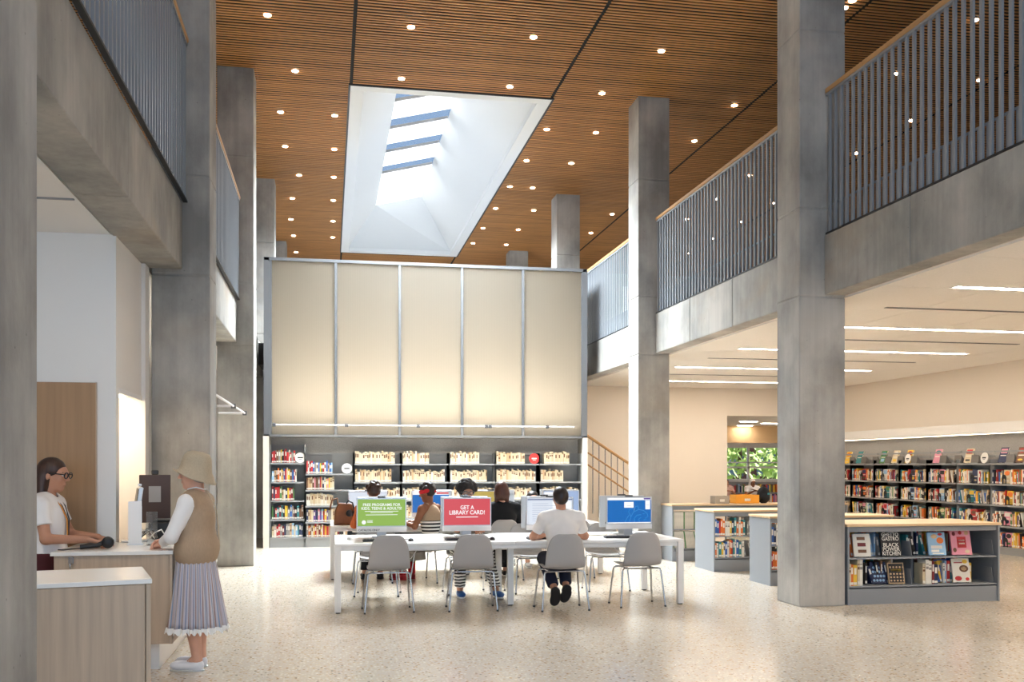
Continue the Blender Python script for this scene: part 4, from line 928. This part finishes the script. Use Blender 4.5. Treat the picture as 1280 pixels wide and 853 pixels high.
def hand_prims(w, fw, pn, side, curl=.6, s=1.0):
    """wrist w, finger direction fw, palm normal pn (towards the held thing), side +1/-1 picks the thumb side"""
    fw = np.array(fw, float); fw /= np.linalg.norm(fw); pn = np.array(pn, float); pn -= fw * (pn @ fw); pn /= np.linalg.norm(pn); sd = np.cross(fw, pn) * side
    w = np.array(w, float); ps = []
    for i, (o, L) in enumerate(((.031, .072), (.011, .08), (-.01, .075), (-.03, .058))):
        k = w + s * (fw * (.085 - .004 * abs(i - 1)) + sd * o); ps.append(Cn(w + sd * o * .5 * s, k, .015 * s, .0115 * s, .012))
        p = k; a = .15
        for fr, r0, r1 in ((.45, .0098, .009), (.31, .009, .0083), (.24, .0083, .0072)):
            a += curl; d = fw * math.cos(a) + pn * math.sin(a); e = p + d * L * fr * s; ps.append(Cn(p, e, r0 * s, r1 * s, .004)); p = e
    b = w + s * (fw * .025 + sd * .022); t1 = b + s * (fw * .03 + sd * .03 + pn * .012); t2 = t1 + s * (fw * .03 + sd * .006 + pn * .012)
    ps += [Cn(b, t1, .015 * s, .0115 * s, .01), Cn(t1, t2, .0105 * s, .0085 * s, .004)]
    return ps
SK = lambda n, c: mat(n, c, .55, noise=((14, 14, 14), .06))
SK('skin_fair', '#d9a58c'); SK('skin_tan', '#bd886c'); SK('skin_brown', '#8a5638'); mat('hair_dark', '#221712', .45, noise=((60, 60, 6), .35)); mat('hair_brown', '#3b241a', .45, noise=((60, 60, 6), .35)); mat('hair_auburn', '#4a2418', .45, noise=((60, 60, 6), .35)); mat('hair_grey', '#9b958e', .6); mat('hair_curly', '#1c1513', .7, noise=((70, 70, 70), .5), bump=.8)
mat('cloth_white', '#efecea', .9, noise=((7, 7, 3), .05)); mat('cloth_tan', '#ae957b', .9, noise=((120, 120, 30), .06)); mat('hat_khaki', '#b8a88f', .9, noise=((90, 90, 90), .06)); mat('cloth_wine', '#4d1d22', .9); mat('cloth_orange', '#b85a28', .9); mat('cloth_black', '#15161a', .9); mat('cloth_navy', '#1b2036', .9); mat('cloth_grey', '#8d877f', .9); mat('red_cloth', '#c8242b', .85); mat('shoe_white', '#e6e6ea', .6); mat('shoe_black', '#1a1a1d', .6); mat('shoe_red', '#a3202c', .6); mat('shoe_blue', '#2a5a9a', .6); mat('lace_white', '#f4f2ef', .9); mat('eye_white', '#e9e6e2', .3); mat('iris', '#3a2a20', .2); mat('lanyard_orange', '#d9903a', .7)
stripes('zebra', ['#e9e6e0', '#33302f'], 9, 'Z', distort=3.0); stripes('top_stripes', ['#efeae2', '#1d1c1e'], 7, 'Z')
mat('flower_print', '#e6ded4', .9, noise=((40, 40, 40), .3))

def limbs(J, arm=1., leg=1.):
    ps = []
    for s in 'LR':
        if 'sh' + s in J:
            ps += [Cn(J['sh' + s], J['el' + s], .05 * arm, .038 * arm, .03), Cn(J['el' + s], J['wr' + s], .039 * arm, .026 * arm, .02)]
        if 'hip' + s in J:
            ps += [Cn(J['hip' + s], J['kn' + s], .08 * leg, .053 * leg, .04)]
            k, a = np.array(J['kn' + s], float), np.array(J['an' + s], float); m = k + (a - k) * .33
            ps += [Cn(k, m, .051 * leg, .055 * leg, .02), Cn(m, a, .055 * leg, .034 * leg, .02)]
            t = np.array(J['toe' + s], float); ps += [Cn(a, a + (t - a) * .2, .034, .026, .02), Cn(a + (t - a) * .2, a + (t - a) * .6, .02, .01, .02)]
    return ps
def torso(J, w=1.):
    p, c, n = (np.array(J[q], float) for q in ('pel', 'chest', 'neck')); m = (p + c) / 2; R = J.get('R')
    ps = [El(p, (.115 * w, .16 * w, .12), R, .04), El(m, (.1 * w, .14 * w, .16), R, .05), El(c, (.115 * w, .155 * w, .16), R, .05)]
    if 'shL' in J: ps += [Cn(J['shL'], J['shR'], .055, .055, .04), Cn((np.array(J['shL']) * .45 + n * .55), (np.array(J['shR']) * .45 + n * .55), .05, .05, .04)]
    return ps
def shoe(J, s, m, parent, sole='white_metal'):
    a, t = np.array(J['an' + s], float), np.array(J['toe' + s], float); d = t - a; up = np.array(J.get('up' + s, (0, 0, 1)), float); d = d - up * (d @ up); L = np.linalg.norm(d); d /= L; b = a - up * .048
    sd = np.cross(up, d); R = np.stack([d, sd, up], 1)
    vs = sdf([El(b + d * .0, (.05, .042, .05), R, .03), El(b + d * (L * .55), (L * .55, .043, .036), R, .03), El(b + d * (L * .85), (.06, .046, .03), R, .02)], .006, cuts=[(up, a + up * .018), (-up, a - up * .078)])
    o = np_obj('shoe', [vs], m, parent)
    np_obj('sole', [sdf([El(b + d * (L * .45) - up * .032, (L * .78, .05, .03), R, .01)], .006, cuts=[(up, b - up * .024), (-up, b - up * .042)])], sole, o); return o
def person(label, loc, rz, J, skin, res=.008, hands=True, fw=None, group=None):
    P = thing('person', label, 'person', loc, rz, group); H = head_frame(J['head'], *J.get('hrot', (0, 0, 0)))
    f = H[0]; ps = torso(J) + [Cn(J['neck'], f(-.02, 0, -.07), .056, .05, .03)] + head_prims(H) + limbs(J)
    parts = [sdf(ps, res)]
    if hands:
        for s in 'LR':
            w, e = np.array(J['wr' + s], float), np.array(J['el' + s], float)
            parts.append(sdf(hand_prims(w, J.get('hf' + s, w - e), J.get('hp' + s, (0, 0, -1)), 1 if s == 'R' else -1, J.get('curl', .45)), .0045))
    np_obj('body', parts, skin, P)
    return P, H
def eyes(H, P, glasses=None):
    f, R, s = H
    for y in (-.032, .032):
        e = np_obj('eye', [sdf([El(f(.082, y, .006), (.011 * s, .012 * s, .008 * s), R)], .003)], 'eye_white', P); np_obj('iris', [sdf([El(f(.092, y, .006), (.004, .006, .006), R)], .002)], 'iris', e)
    g = MB(); 
    for y in (-.036, .036): g.tube([f(.088, y - .02, .028), f(.088, y + .02, .028)], .003, 5)
    g.build('eyebrows', 'hair_dark', P)
    if glasses:
        g = MB()
        for y in (-.037, .037): g.tube([f(.11, y + .03 * math.cos(a), .006 + .022 * math.sin(a)) for a in [2 * PI * k / 14 for k in range(15)]], .0042, 6)
        g.tube([f(.112, -.008, .01), f(.112, .008, .01)], .0038, 5)
        for y in (-.07, .07): g.tube([f(.107, y * .95, .012), f(.04, y * 1.1, .014), f(-.03, y * 1.12, .004)], .004, 5)
        o = g.build('glasses', glasses, P)
        mat('lens_tint', '#2a2a2e', .1)
        g = MB()
        for y in (-.037, .037): g.add([f(.109, y + .028 * math.cos(2 * PI * k / 14), .006 + .02 * math.sin(2 * PI * k / 14)) for k in range(14)], [tuple(range(14))])
        pass
def hair(H, P, m, style, res=.007):
    f, R, s = H; q = lambda *r: tuple(x * s for x in r); ps = [El(f(-.02, 0, .04), q(.104, .086, .092), R, .02)]; subs = [El(f(.1, 0, -.05), q(.09, .075, .1), R), El(f(.075, 0, .0), q(.06, .06, .055), R)]
    if style == 'short': ps += [El(f(-.055, 0, .0), q(.07, .076, .08), R, .03)]
    if style == 'long': ps += [El(f(-.06, 0, -.03), q(.07, .088, .12), R, .03), Cn(f(-.055, .055, -.05), f(-.03, .08, -.2), .045 * s, .03 * s, .03), Cn(f(-.055, -.055, -.05), f(-.03, -.08, -.2), .045 * s, .03 * s, .03), Cn(f(-.085, 0, -.05), f(-.075, 0, -.19), .055 * s, .04 * s, .03)]
    if style == 'bob': ps += [El(f(-.05, 0, -.02), q(.078, .1, .11), R, .03), Cn(f(-.05, .06, -.05), f(-.03, .07, -.13), .04 * s, .028 * s, .03), Cn(f(-.05, -.06, -.05), f(-.03, -.07, -.13), .04 * s, .028 * s, .03)]
    if style == 'curly':
        r = random.Random(4); ps = [El(f(-.02, 0, .05), q(.12, .11, .1), R, .02)]
        for i in range(70):
            a, b = r.uniform(0, 2 * PI), r.uniform(-.25, 1.4); d = (math.cos(a) * math.cos(b), math.sin(a) * math.cos(b), math.sin(b))
            if d[0] > .55 and d[2] < .35: continue
            ps.append(El(f(-.02 + .115 * d[0], .11 * d[1], .05 + .1 * d[2]), q(.026, .026, .026), None, .01))
    if style == 'tuft':
        ps += [El(f(-.05, 0, .02), q(.08, .082, .085), R, .03)]; r = random.Random(9)
        for i in range(30):
            a, b = r.uniform(0, 2 * PI), r.uniform(.1, 1.4); d = (math.cos(a) * math.cos(b), math.sin(a) * math.cos(b), math.sin(b)); ps.append(El(f(-.02 + .1 * d[0], .085 * d[1], .045 + .09 * d[2]), q(.022, .022, .022), None, .012))
    return np_obj('hair', [sdf(ps, res, subs)], m, P)
def tee(J, P, m, sleeve=.55, bottom=None, e=.016, res=.008, neck=.06, name='shirt', arms=True):
    ps = inflate(torso(J), e)
    if arms:
        for s in 'LR':
            a, b = np.array(J['sh' + s], float), np.array(J['el' + s], float)
            if sleeve <= 1: ps.append(Fl(a, a + (b - a) * sleeve, .062, .06, .03))
            else:
                w = np.array(J['wr' + s], float); ps += [Cn(a, b, .06, .05, .03), Fl(b, b + (w - b) * (sleeve - 1), .05, .036, .02)]
    n = np.array(J['neck'], float); subs = [Cn(n + V(.01, 0, .0), n + V(.0, 0, .15), neck, neck)]
    cuts = [((0, 0, -1), (0, 0, bottom))] if bottom is not None else []
    return np_obj(name, [sdf(ps, res, subs, cuts)], m, P)
def trousers(J, P, m, end=.92, res=.009, top=None, e=.014, name='trousers'):
    ps = [El(J['pel'], (.115 + e, .16 + e, .12), J.get('R'), .04)]
    for s in 'LR':
        h, k, a = (np.array(J[q + s], float) for q in ('hip', 'kn', 'an')); ps += [Cn(h, k, .09 + e, .06 + e, .04), Fl(k, k + (a - k) * end, .06 + e, .048 + e, .03)]
    return np_obj(name, [sdf(ps, res, cuts=[((0, 0, 1), (0, 0, top))] if top else ())], m, P)

# --- visitor in a bucket hat at the desk (faces local +x)
J = dict(pel=(0, 0, .86), chest=(0, 0, 1.12), neck=(-.005, 0, 1.29), head=(.02, 0, 1.445), hrot=(.12, .05, 0, .95), shL=(0, .155, 1.235), shR=(0, -.155, 1.235), elL=(.09, .215, .99), elR=(.1, -.2, .99), wrL=(.235, .06, .935), wrR=(.245, -.045, .935),
         hipL=(0, .08, .82), hipR=(0, -.08, .82), knL=(.01, .07, .45), knR=(.01, -.07, .45), anL=(-.04, .07, .085), anR=(.0, -.085, .085), toeL=(.13, .075, .03), toeR=(.17, -.095, .03), hfL=(.8, -.6, -.1), hfR=(.8, .5, -.15), hpL=(-.2, -.6, -.7), hpR=(-.2, .6, -.7), curl=.5)
P, H = person('person in a khaki bucket hat, tan vest and striped skirt at the service desk', (-.965, 7.53, 0), math.radians(163), J, 'skin_fair', .007)
eyes(H, P)
hr = np_obj('hair', [sdf([El(H[0](-.05, 0, -.02), (.065, .078, .06), H[1], .02), El(H[0](-.02, 0, .03), (.1, .08, .09), H[1], .02)], .007, [El(H[0](.1, 0, -.03), (.085, .08, .1), H[1])])], 'hair_grey', P)
tee(J, P, 'cloth_white', 1.86, .8, .006, .007, .058, 'blouse')
vest_ps = inflate(torso(J), .017) + [El((-.01, 0, .9), (.147, .182, .15), None, .06)]
np_obj('vest', [sdf(vest_ps, .007, [Cn((.03, 0, 1.29), (.06, 0, 1.5), .075, .09), El((.0, .2, 1.2), (.075, .05, .11)), El((.0, -.2, 1.2), (.075, .05, .11))], [((0, 0, -1), (0, 0, .775))])], 'cloth_tan', P)
MB().tube([(-.10, .03, 1.31), (-.14, -.02, 1.2), (-.142, -.07, 1.05), (-.13, -.12, .9)], .004, 5).build('back_seam', 'hat_khaki', P); MB().tube([(.04, .06, 1.33), (-.03, .068, 1.345), (-.07, .03, 1.33), (-.075, -.02, 1.33)], .004, 5).build('neck_cord', 'lace_white', P)
b = MB(); n = 132
def pleat(z):
    u = (.86 - z) / .54; out = []
    for k in range(n):
        a = 2 * PI * k / n; am = .002 + .018 * u; wv = am * math.sin(a * 22 + 1.3 * math.sin(3 * a)); out.append(((.122 + .085 * u + wv) * math.cos(a) - .005 * u, (.155 + .056 * u + wv) * math.sin(a), z))
    return out
zs = [.86 - .54 * i / 12 for i in range(13)]; b.add([p for z in zs for p in pleat(z)], [(i * n + k, i * n + (k + 1) % n, (i + 1) * n + (k + 1) % n, (i + 1) * n + k) for i in range(12) for k in range(n)], True)
sm = bpy.data.materials.new('skirt_stripes'); MATS['skirt_stripes'] = sm; sm.use_nodes = True; nt = sm.node_tree
tc = nt.nodes.new('ShaderNodeTexCoord'); gr = nt.nodes.new('ShaderNodeTexGradient'); gr.gradient_type = 'RADIAL'; nt.links.new(tc.outputs['Object'], gr.inputs[0]); mt = nt.nodes.new('ShaderNodeMath'); mt.operation = 'MULTIPLY'; mt.inputs[1].default_value = 24; nt.links.new(gr.outputs['Fac'], mt.inputs[0]); fr = nt.nodes.new('ShaderNodeMath'); fr.operation = 'FRACT'; nt.links.new(mt.outputs[0], fr.inputs[0]); rp = nt.nodes.new('ShaderNodeValToRGB'); rp.color_ramp.interpolation = 'CONSTANT'; nt.links.new(fr.outputs[0], rp.inputs[0])
els = [(0, '#c3bdc6'), (.2, '#8f97b0'), (.32, '#cfcbd0'), (.5, '#a98c84'), (.62, '#c9c5cb'), (.78, '#8c9fba'), (.88, '#bfaea9')]
rp.color_ramp.elements[0].color = (*lin(els[0][1]), 1); rp.color_ramp.elements[1].position = els[1][0]; rp.color_ramp.elements[1].color = (*lin(els[1][1]), 1)
for p_, c_ in els[2:]: rp.color_ramp.elements.new(p_).color = (*lin(c_), 1)
nt.links.new(rp.outputs[0], nt.nodes['Principled BSDF'].inputs['Base Color']); nt.nodes['Principled BSDF'].inputs['Roughness'].default_value = .9
sk_ = b.build('skirt', 'skirt_stripes', P); sk_.modifiers.new('thick', 'SOLIDIFY').thickness = .003
b = MB(); top = pleat(.325); bot = []
for k, p in enumerate(top): q = pleat(.32)[k]; bot.append((q[0] * 1.03, q[1] * 1.03, .298 - (.022 if k % 4 < 2 else 0)))
b.add(top + bot, [(k, (k + 1) % n, n + (k + 1) % n, n + k) for k in range(n)]); b.build('lace_hem', 'lace_white', sk_).modifiers.new('thick', 'SOLIDIFY').thickness = .003
f, R, s = head_frame(J['head'], .1, -.16, 0, 1.0); b = MB(); n = 40; rings = []
def hat_ring(rx, ry, z, lift=0):
    o = []
    for k in range(n):
        a = 2 * PI * k / n; o.append(f(-.012 + rx * math.cos(a), ry * math.sin(a), z + lift * max(0, math.cos(a - .3)) ** 2 - .012 * math.cos(2 * a) * (rx > .12)))
    return o
prof = [(.0, .0, .168, 0), (.045, .04, .167, 0), (.08, .073, .155, 0), (.099, .089, .13, 0), (.108, .096, .09, 0), (.113, .1, .055, 0), (.121, .108, .032, 0), (.14, .124, .0, .02), (.157, .138, -.038, .06), (.161, .142, -.048, .075)]
for pr in prof: rings += hat_ring(*pr)
b.add(rings, [(i * n + k, i * n + (k + 1) % n, (i + 1) * n + (k + 1) % n, (i + 1) * n + k) for i in range(len(prof) - 1) for k in range(n)], True); o = b.build('bucket_hat', 'hat_khaki', P); o.modifiers.new('thick', 'SOLIDIFY').thickness = .004
b = MB(); b.tube([f(-.012 + .111 * math.cos(2 * PI * k / 32), .096 * math.sin(2 * PI * k / 32), .045) for k in range(33)], .003, 5, False).build('hat_seam', 'cloth_tan', o)
for s_ in 'LR':
    o = shoe(J, s_, 'shoe_white', P, 'silver')
    a_ = np.array(J['an' + s_]); b = MB()
    for i in range(4): x_ = a_[0] + .055 + .022 * i; z_ = .085 - .008 * i; b.tube([(x_, a_[1] - .025, z_ - .012), (x_, a_[1], z_), (x_, a_[1] + .025, z_ - .012)], .0035, 5)
    b.build('laces', 'lace_white', o)

# --- librarian behind the desk (faces +x)
J = dict(pel=(0, 0, .84), chest=(.0, 0, 1.1), neck=(.0, 0, 1.26), head=(.045, 0, 1.435), hrot=(-.1, .12, 0, 1.0), shL=(.0, .165, 1.21), shR=(.0, -.165, 1.21), elL=(.1, .2, .97), elR=(.06, -.21, .965), wrL=(.33, .12, .955), wrR=(.315, -.08, .95),
         hipL=(0, .085, .8), hipR=(0, -.085, .8), knL=(.02, .08, .43), knR=(.02, -.08, .43), anL=(-.02, .08, .08), anR=(-.02, -.08, .08), toeL=(.16, .09, .03), toeR=(.16, -.09, .03), hfL=(1, -.2, -.25), hfR=(1, .1, -.25), curl=.35)
P, H = person('person with long dark hair, glasses and white T-shirt working behind the service desk', (-2.08, 7.86, 0), math.radians(-4), J, 'skin_tan', .007)
eyes(H, P, 'black_plastic'); hair(H, P, 'hair_brown', 'long'); tee(J, P, 'cloth_white', .6, .78, .022, .007, .066); trousers(J, P, 'cloth_wine', top=.86)
for m, y0 in (('lanyard_orange', -.055), ('dark_plastic', -.03), ('dark_plastic', .04)): MB().tube([(-.05, y0, 1.3), (.06, y0 * 1.1, 1.27), (.115, y0 * .9, 1.2), (.15, y0 * .5, 1.1), (.148, y0 * .2, .98), (.14, 0, .93)], .0055, 5).build('lanyard', m, P)
for s_ in 'LR': shoe(J, s_, 'shoe_black', P, 'shoe_black')

# --- people seated at the computer tables
def seated(head=(.02, 0, 1.17), lean=.05, **kw):
    J = dict(pel=(-.02, 0, .53), chest=(lean * .6, 0, .83), neck=(lean, 0, .99), head=(head[0] + lean, head[1], head[2]), shL=(lean * .8, .17, .945), shR=(lean * .8, -.17, .945), elL=(.14, .25, .74), elR=(.14, -.25, .74), wrL=(.36, .14, .76), wrR=(.36, -.14, .76), hipL=(.02, .09, .5), hipR=(.02, -.09, .5), knL=(.42, .1, .52), knR=(.42, -.1, .52), anL=(.4, .1, .09), anR=(.4, -.1, .09), toeL=(.58, .11, .035), toeR=(.58, -.11, .035), curl=.4)
    J.update(kw); return J
J = seated((.03, .0, 1.155), .08, elL=(.16, .285, .75), elR=(.16, -.285, .75), shL=(.06, .18, .95), shR=(.06, -.18, .95), wrL=(.34, .12, .745), wrR=(.34, -.12, .745), anL=(.12, .06, .19), anR=(.14, -.07, .21), toeL=(.07, .06, .03), toeR=(.08, -.05, .06), hrot=(0, .15, 0, .95))
J['knL'] = (.42, .11, .5); J['knR'] = (.42, -.11, .5)
J['upL'] = (.8, 0, .35); J['upR'] = (.8, 0, .35)
P, H = person('person in a white T-shirt seated with back turned at the document screen', (2.42, 10.0, 0), PI / 2, J, 'skin_tan')
hair(H, P, 'hair_dark', 'short'); tee(J, P, 'cloth_white', .72, .5, .024, .008); trousers(J, P, 'cloth_navy', .88, top=.6); eyes(H, P)
for s_ in 'LR': shoe(J, s_, 'shoe_black', P, 'shoe_black')
J = seated((.02, .0, 1.165), .04, hrot=(.1, .1, 0, 1))
P, H = person('person with dark wavy hair in an orange top at the second table', (.57, 12.68, 0), PI / 2, J, 'skin_tan', .011)
hair(H, P, 'hair_brown', 'tuft', .008); tee(J, P, 'cloth_orange', 1.8, .5, .02, .011); trousers(J, P, 'cloth_black', top=.6, res=.011); eyes(H, P)
for s_ in 'LR': shoe(J, s_, 'shoe_black', P, 'shoe_black')
J = seated((.03, .0, 1.15), .06, hrot=(.25, .2, 0, .95), knL=(.38, .1, .48), knR=(.38, -.1, .48), elR=(.1, -.24, .72), elL=(.12, .23, .72))
P, H = person('person in a red headband, bare-shouldered, sitting sideways at the second table', (1.33, 12.7, 0), math.radians(140), J, 'skin_brown', .009)
eyes(H, P); hair(H, P, 'hair_dark', 'tuft', .007)
np_obj('headband', [sdf([El(H[0](-.01, 0, .025), (.112, .095, .07), H[1])], .007, (), [(tuple(H[1][:, 2]), H[0](0, 0, .05)), (tuple(-H[1][:, 2]), H[0](0, 0, -.005))]), sdf([El(H[0](-.11, .0, .0), (.03, .035, .025), H[1])], .007)], 'red_cloth', P)
tp = inflate(torso({k_: v_ for k_, v_ in J.items() if not k_.startswith('sh')}), .016); np_obj('tank_top', [sdf(tp + [Cn((.0, .09, .85), (.03, .085, 1.0), .03, .025), Cn((.0, -.09, .85), (.03, -.085, 1.0), .03, .025)], .009, cuts=[((0, 0, -1), (0, 0, .7))])], 'cloth_tan', P); np_obj('striped_band', [sdf(inflate(torso({k_: v_ for k_, v_ in J.items() if not k_.startswith('sh')}), .019), .009, cuts=[((0, 0, 1), (0, 0, .8)), ((0, 0, -1), (0, 0, .56))])], 'top_stripes', P)
np_obj('skirt', [sdf([El(J['pel'], (.14, .185, .13), None, .04), Cn(J['hipL'], J['knL'], .115, .1, .06), Cn(J['hipR'], J['knR'], .115, .1, .06), Fl((.36, .0, .52), (.33, 0, .25), .17, .19, .05)], .01, cuts=[((0, 0, 1), (0, 0, .64))])], 'cloth_grey', P)
for s_ in 'LR': shoe(J, s_, 'shoe_red', P, 'shoe_red'); a_ = np.array(J['an' + s_]); np_obj('sock', [sdf([Fl(a_ + V(0, 0, -.02), a_ + V(0, 0, .14), .047, .05)], .008)], 'red_cloth', P)
J = seated((.0, .02, 1.17), .04, hrot=(-.1, .05, 0, 1))
P, H = person('person with auburn hair in a black top with back turned at the second table', (2.27, 12.7, 0), PI / 2, J, 'skin_fair', .01)
eyes(H, P); hair(H, P, 'hair_auburn', 'bob'); tee(J, P, 'cloth_black', 1.85, .45, .022, .01); trousers(J, P, 'cloth_black', top=.6, res=.011)
for s_ in 'LR': shoe(J, s_, 'shoe_black', P)
J = seated((.04, .0, 1.185), .05, hrot=(.1, .05, 0, 1), knL=(.36, .2, .5), knR=(.4, -.12, .5), anL=(.56, .27, .1), anR=(.4, -.12, .09), toeL=(.72, .3, .035), toeR=(.56, -.12, .035))
P, H = person('curly-haired person in glasses and zebra-striped trousers looking over the red screen', (1.6, 11.52, 0), -PI / 2, J, 'skin_tan', .009)
eyes(H, P, 'frame_alu'); hair(H, P, 'hair_curly', 'curly'); tee(J, P, 'cloth_grey', 1.85, .45, .02, .01); trousers(J, P, 'zebra', .95, top=.6)
for s_ in 'LR': shoe(J, s_, 'shoe_blue', P)
J = seated((.0, .0, .985), .04, neck=(.2, 0, .87), chest=(.12, 0, .75), shL=(.17, .16, .83), shR=(.17, -.16, .83)); J['head'] = (.3, 0, 1.0)
P, H = person('person in a white lace dress mostly hidden behind the document screen', (3.0, 14.6, 0), -PI / 2, J, 'skin_fair', .011)
eyes(H, P); hair(H, P, 'hair_dark', 'bob', .009); tee(J, P, 'cloth_white', .6, .45, .02, .011); np_obj('dress_skirt', [sdf([El(J['pel'], (.14, .185, .13), None, .04), Cn(J['hipL'], J['knL'], .115, .1, .06), Cn(J['hipR'], J['knR'], .115, .1, .06), Fl((.38, .0, .52), (.4, 0, .14), .17, .2, .05)], .011, cuts=[((0, 0, 1), (0, 0, .64))])], 'flower_print', P)
for s_ in 'LR': shoe(J, s_, 'shoe_white', P)
# readers in the further room, seen through the opening
wc = thing('reading_chair', 'grey chair under the white-capped reader in the further room', 'chair', (12.35, 27.2, 0), PI)
for k_, (x, y, lab, hm, cm) in enumerate(((12.35, 27.2, 'reader in a white cap and white top by the far window', 'lace_white', 'cloth_white'), (11.6, 27.4, 'dark-haired reader in a pink top by the far window', 'hair_dark', 'pinkish'))):
    mat('pinkish', '#d8b3a6', .9); J = seated((.02, 0, 1.0), .05); J = {a: (tuple(q - (.1 if i == 2 and a in ('pel', 'chest', 'neck', 'shL', 'shR', 'elL', 'elR', 'wrL', 'wrR', 'hipL', 'hipR') else 0) for i, q in enumerate(b)) if isinstance(b, tuple) and a[0] != 'u' else b) for a, b in J.items()}; J['wrL'] = (.3, .1, .75); J['wrR'] = (.3, -.1, .75)
    P, H = person(lab, (x, y, 0), -PI / 2, J, 'skin_brown' if k_ == 0 else 'skin_tan', .014); eyes(H, P); hair(H, P, hm, 'bob' if k_ == 0 else 'short', .01); tee(J, P, cm, .6, .4, .02, .014); trousers(J, P, 'cloth_navy', top=.5, res=.014)
    for s_ in 'LR': shoe(J, s_, 'shoe_black', P)
c = copy_tree(ch0); c.location = (11.6, 27.4, 0); c.rotation_euler = (0, 0, PI); tag(c, 'grey shell chair under the dark-haired reader by the far window', 'chair', 'chairs in the further room'); c.scale = (1, 1, .78)
bpy.data.objects.remove(wc)
c = copy_tree(ch0); c.location = (12.35, 27.2, 0); c.rotation_euler = (0, 0, PI); tag(c, 'grey shell chair under the white-capped reader by the far window', 'chair', 'chairs in the further room'); c.scale = (1, 1, .78)
t = thing('open_book', 'open book in the hands of the white-capped reader', 'book', (12.35, 26.86, .78)); MB().box(-.15, 0, -.1, .1, 0, .012, Matrix.Rotation(.3, 4, 'Y')).box(0, .15, -.1, .1, 0, .012, Matrix.Rotation(-.3, 4, 'Y')).build('pages', 'paper', t); MB().box(-.155, 0, -.105, .105, -.006, 0, Matrix.Rotation(.3, 4, 'Y')).box(0, .155, -.105, .105, -.006, 0, Matrix.Rotation(-.3, 4, 'Y')).build('cover', 'cover brown', t)
t = thing('backpack', 'black backpack on the magazine shelf counter beside the tall column', 'bag', (6.95, 14.85, .898)); np_obj('pack', [sdf([El((0, 0, .13), (.11, .08, .14), None, .02), El((0, -.05, .09), (.085, .06, .08), None, .02)], .008, cuts=[((0, 0, -1), (0, 0, 0.0))])], 'cloth_black', t); MB().tube([(-.04, 0, .25), (-.02, 0, .3), (.03, 0, .3), (.04, 0, .25)], .008, 6).build('grab_loop', 'black_plastic', t); bx('badge', 'cover teal', .02, .05, -.115, -.105, .14, .17, t)

# ---------------------------------------------------------------- outside the far window
mat('bark', '#5a4a3c', .9, noise=((8, 8, 2), .3)); mat('leaf', '#a3c06a', .7, noise=((3, 3, 3), .35)); mat('brick_far', '#7a5146', .9, noise=((9, 9, 25), .25)); mat('far_glass', '#7f95a6', .2)
def tree(x, y, h, r, seed, lab):
    t = thing('street_tree', lab, 'tree', (x, y, -.05)); MB().tube([(0, 0, 0), (.1, .05, h * .4), (0, 0, h * .8)], .14, 8, True, .05).build('trunk', 'bark', t)
    rr = random.Random(seed); b = MB()
    for i in range(720):
        a, c_, q = rr.uniform(0, 2 * PI), rr.uniform(-1, 1), r * rr.random() ** .4; s_ = math.sqrt(1 - c_ * c_); p = Vector((q * s_ * math.cos(a), q * s_ * math.sin(a), h * .6 + q * c_ * .9))
        if p.z < .6: continue
        u = Vector((rr.gauss(0, 1), rr.gauss(0, 1), rr.gauss(0, 1))).normalized() * .22; w_ = u.orthogonal().normalized() * .12; b.add([p - u, p + w_, p + u, p - w_], [(0, 1, 2, 3)])
    o = b.build('crown', 'leaf', t); o['kind'] = 'stuff'
tree(15.8, 36, 4.4, 2.3, 1, 'leafy street tree outside the far window'); tree(19.2, 38, 3.6, 1.7, 2, 'smaller street tree before the brick building outside')
t = thing('brick_building', 'brick building with glass bays across the street', 'building', (24, 50, -.05)); bx('wall', 'brick_far', -12, 12, 0, 6, 0, 12, t)
for i in range(9):
    for j in range(4):
        o = bx('window', 'far_glass', -11 + i * 2.5, -9.3 + i * 2.5, -.06, 0, 1 + j * 2.8, 2.9 + j * 2.8, t); bx('window_bar', 'white_metal', -10.2 + i * 2.5, -10.1 + i * 2.5, -.1, -.06, 1 + j * 2.8, 2.9 + j * 2.8, o)
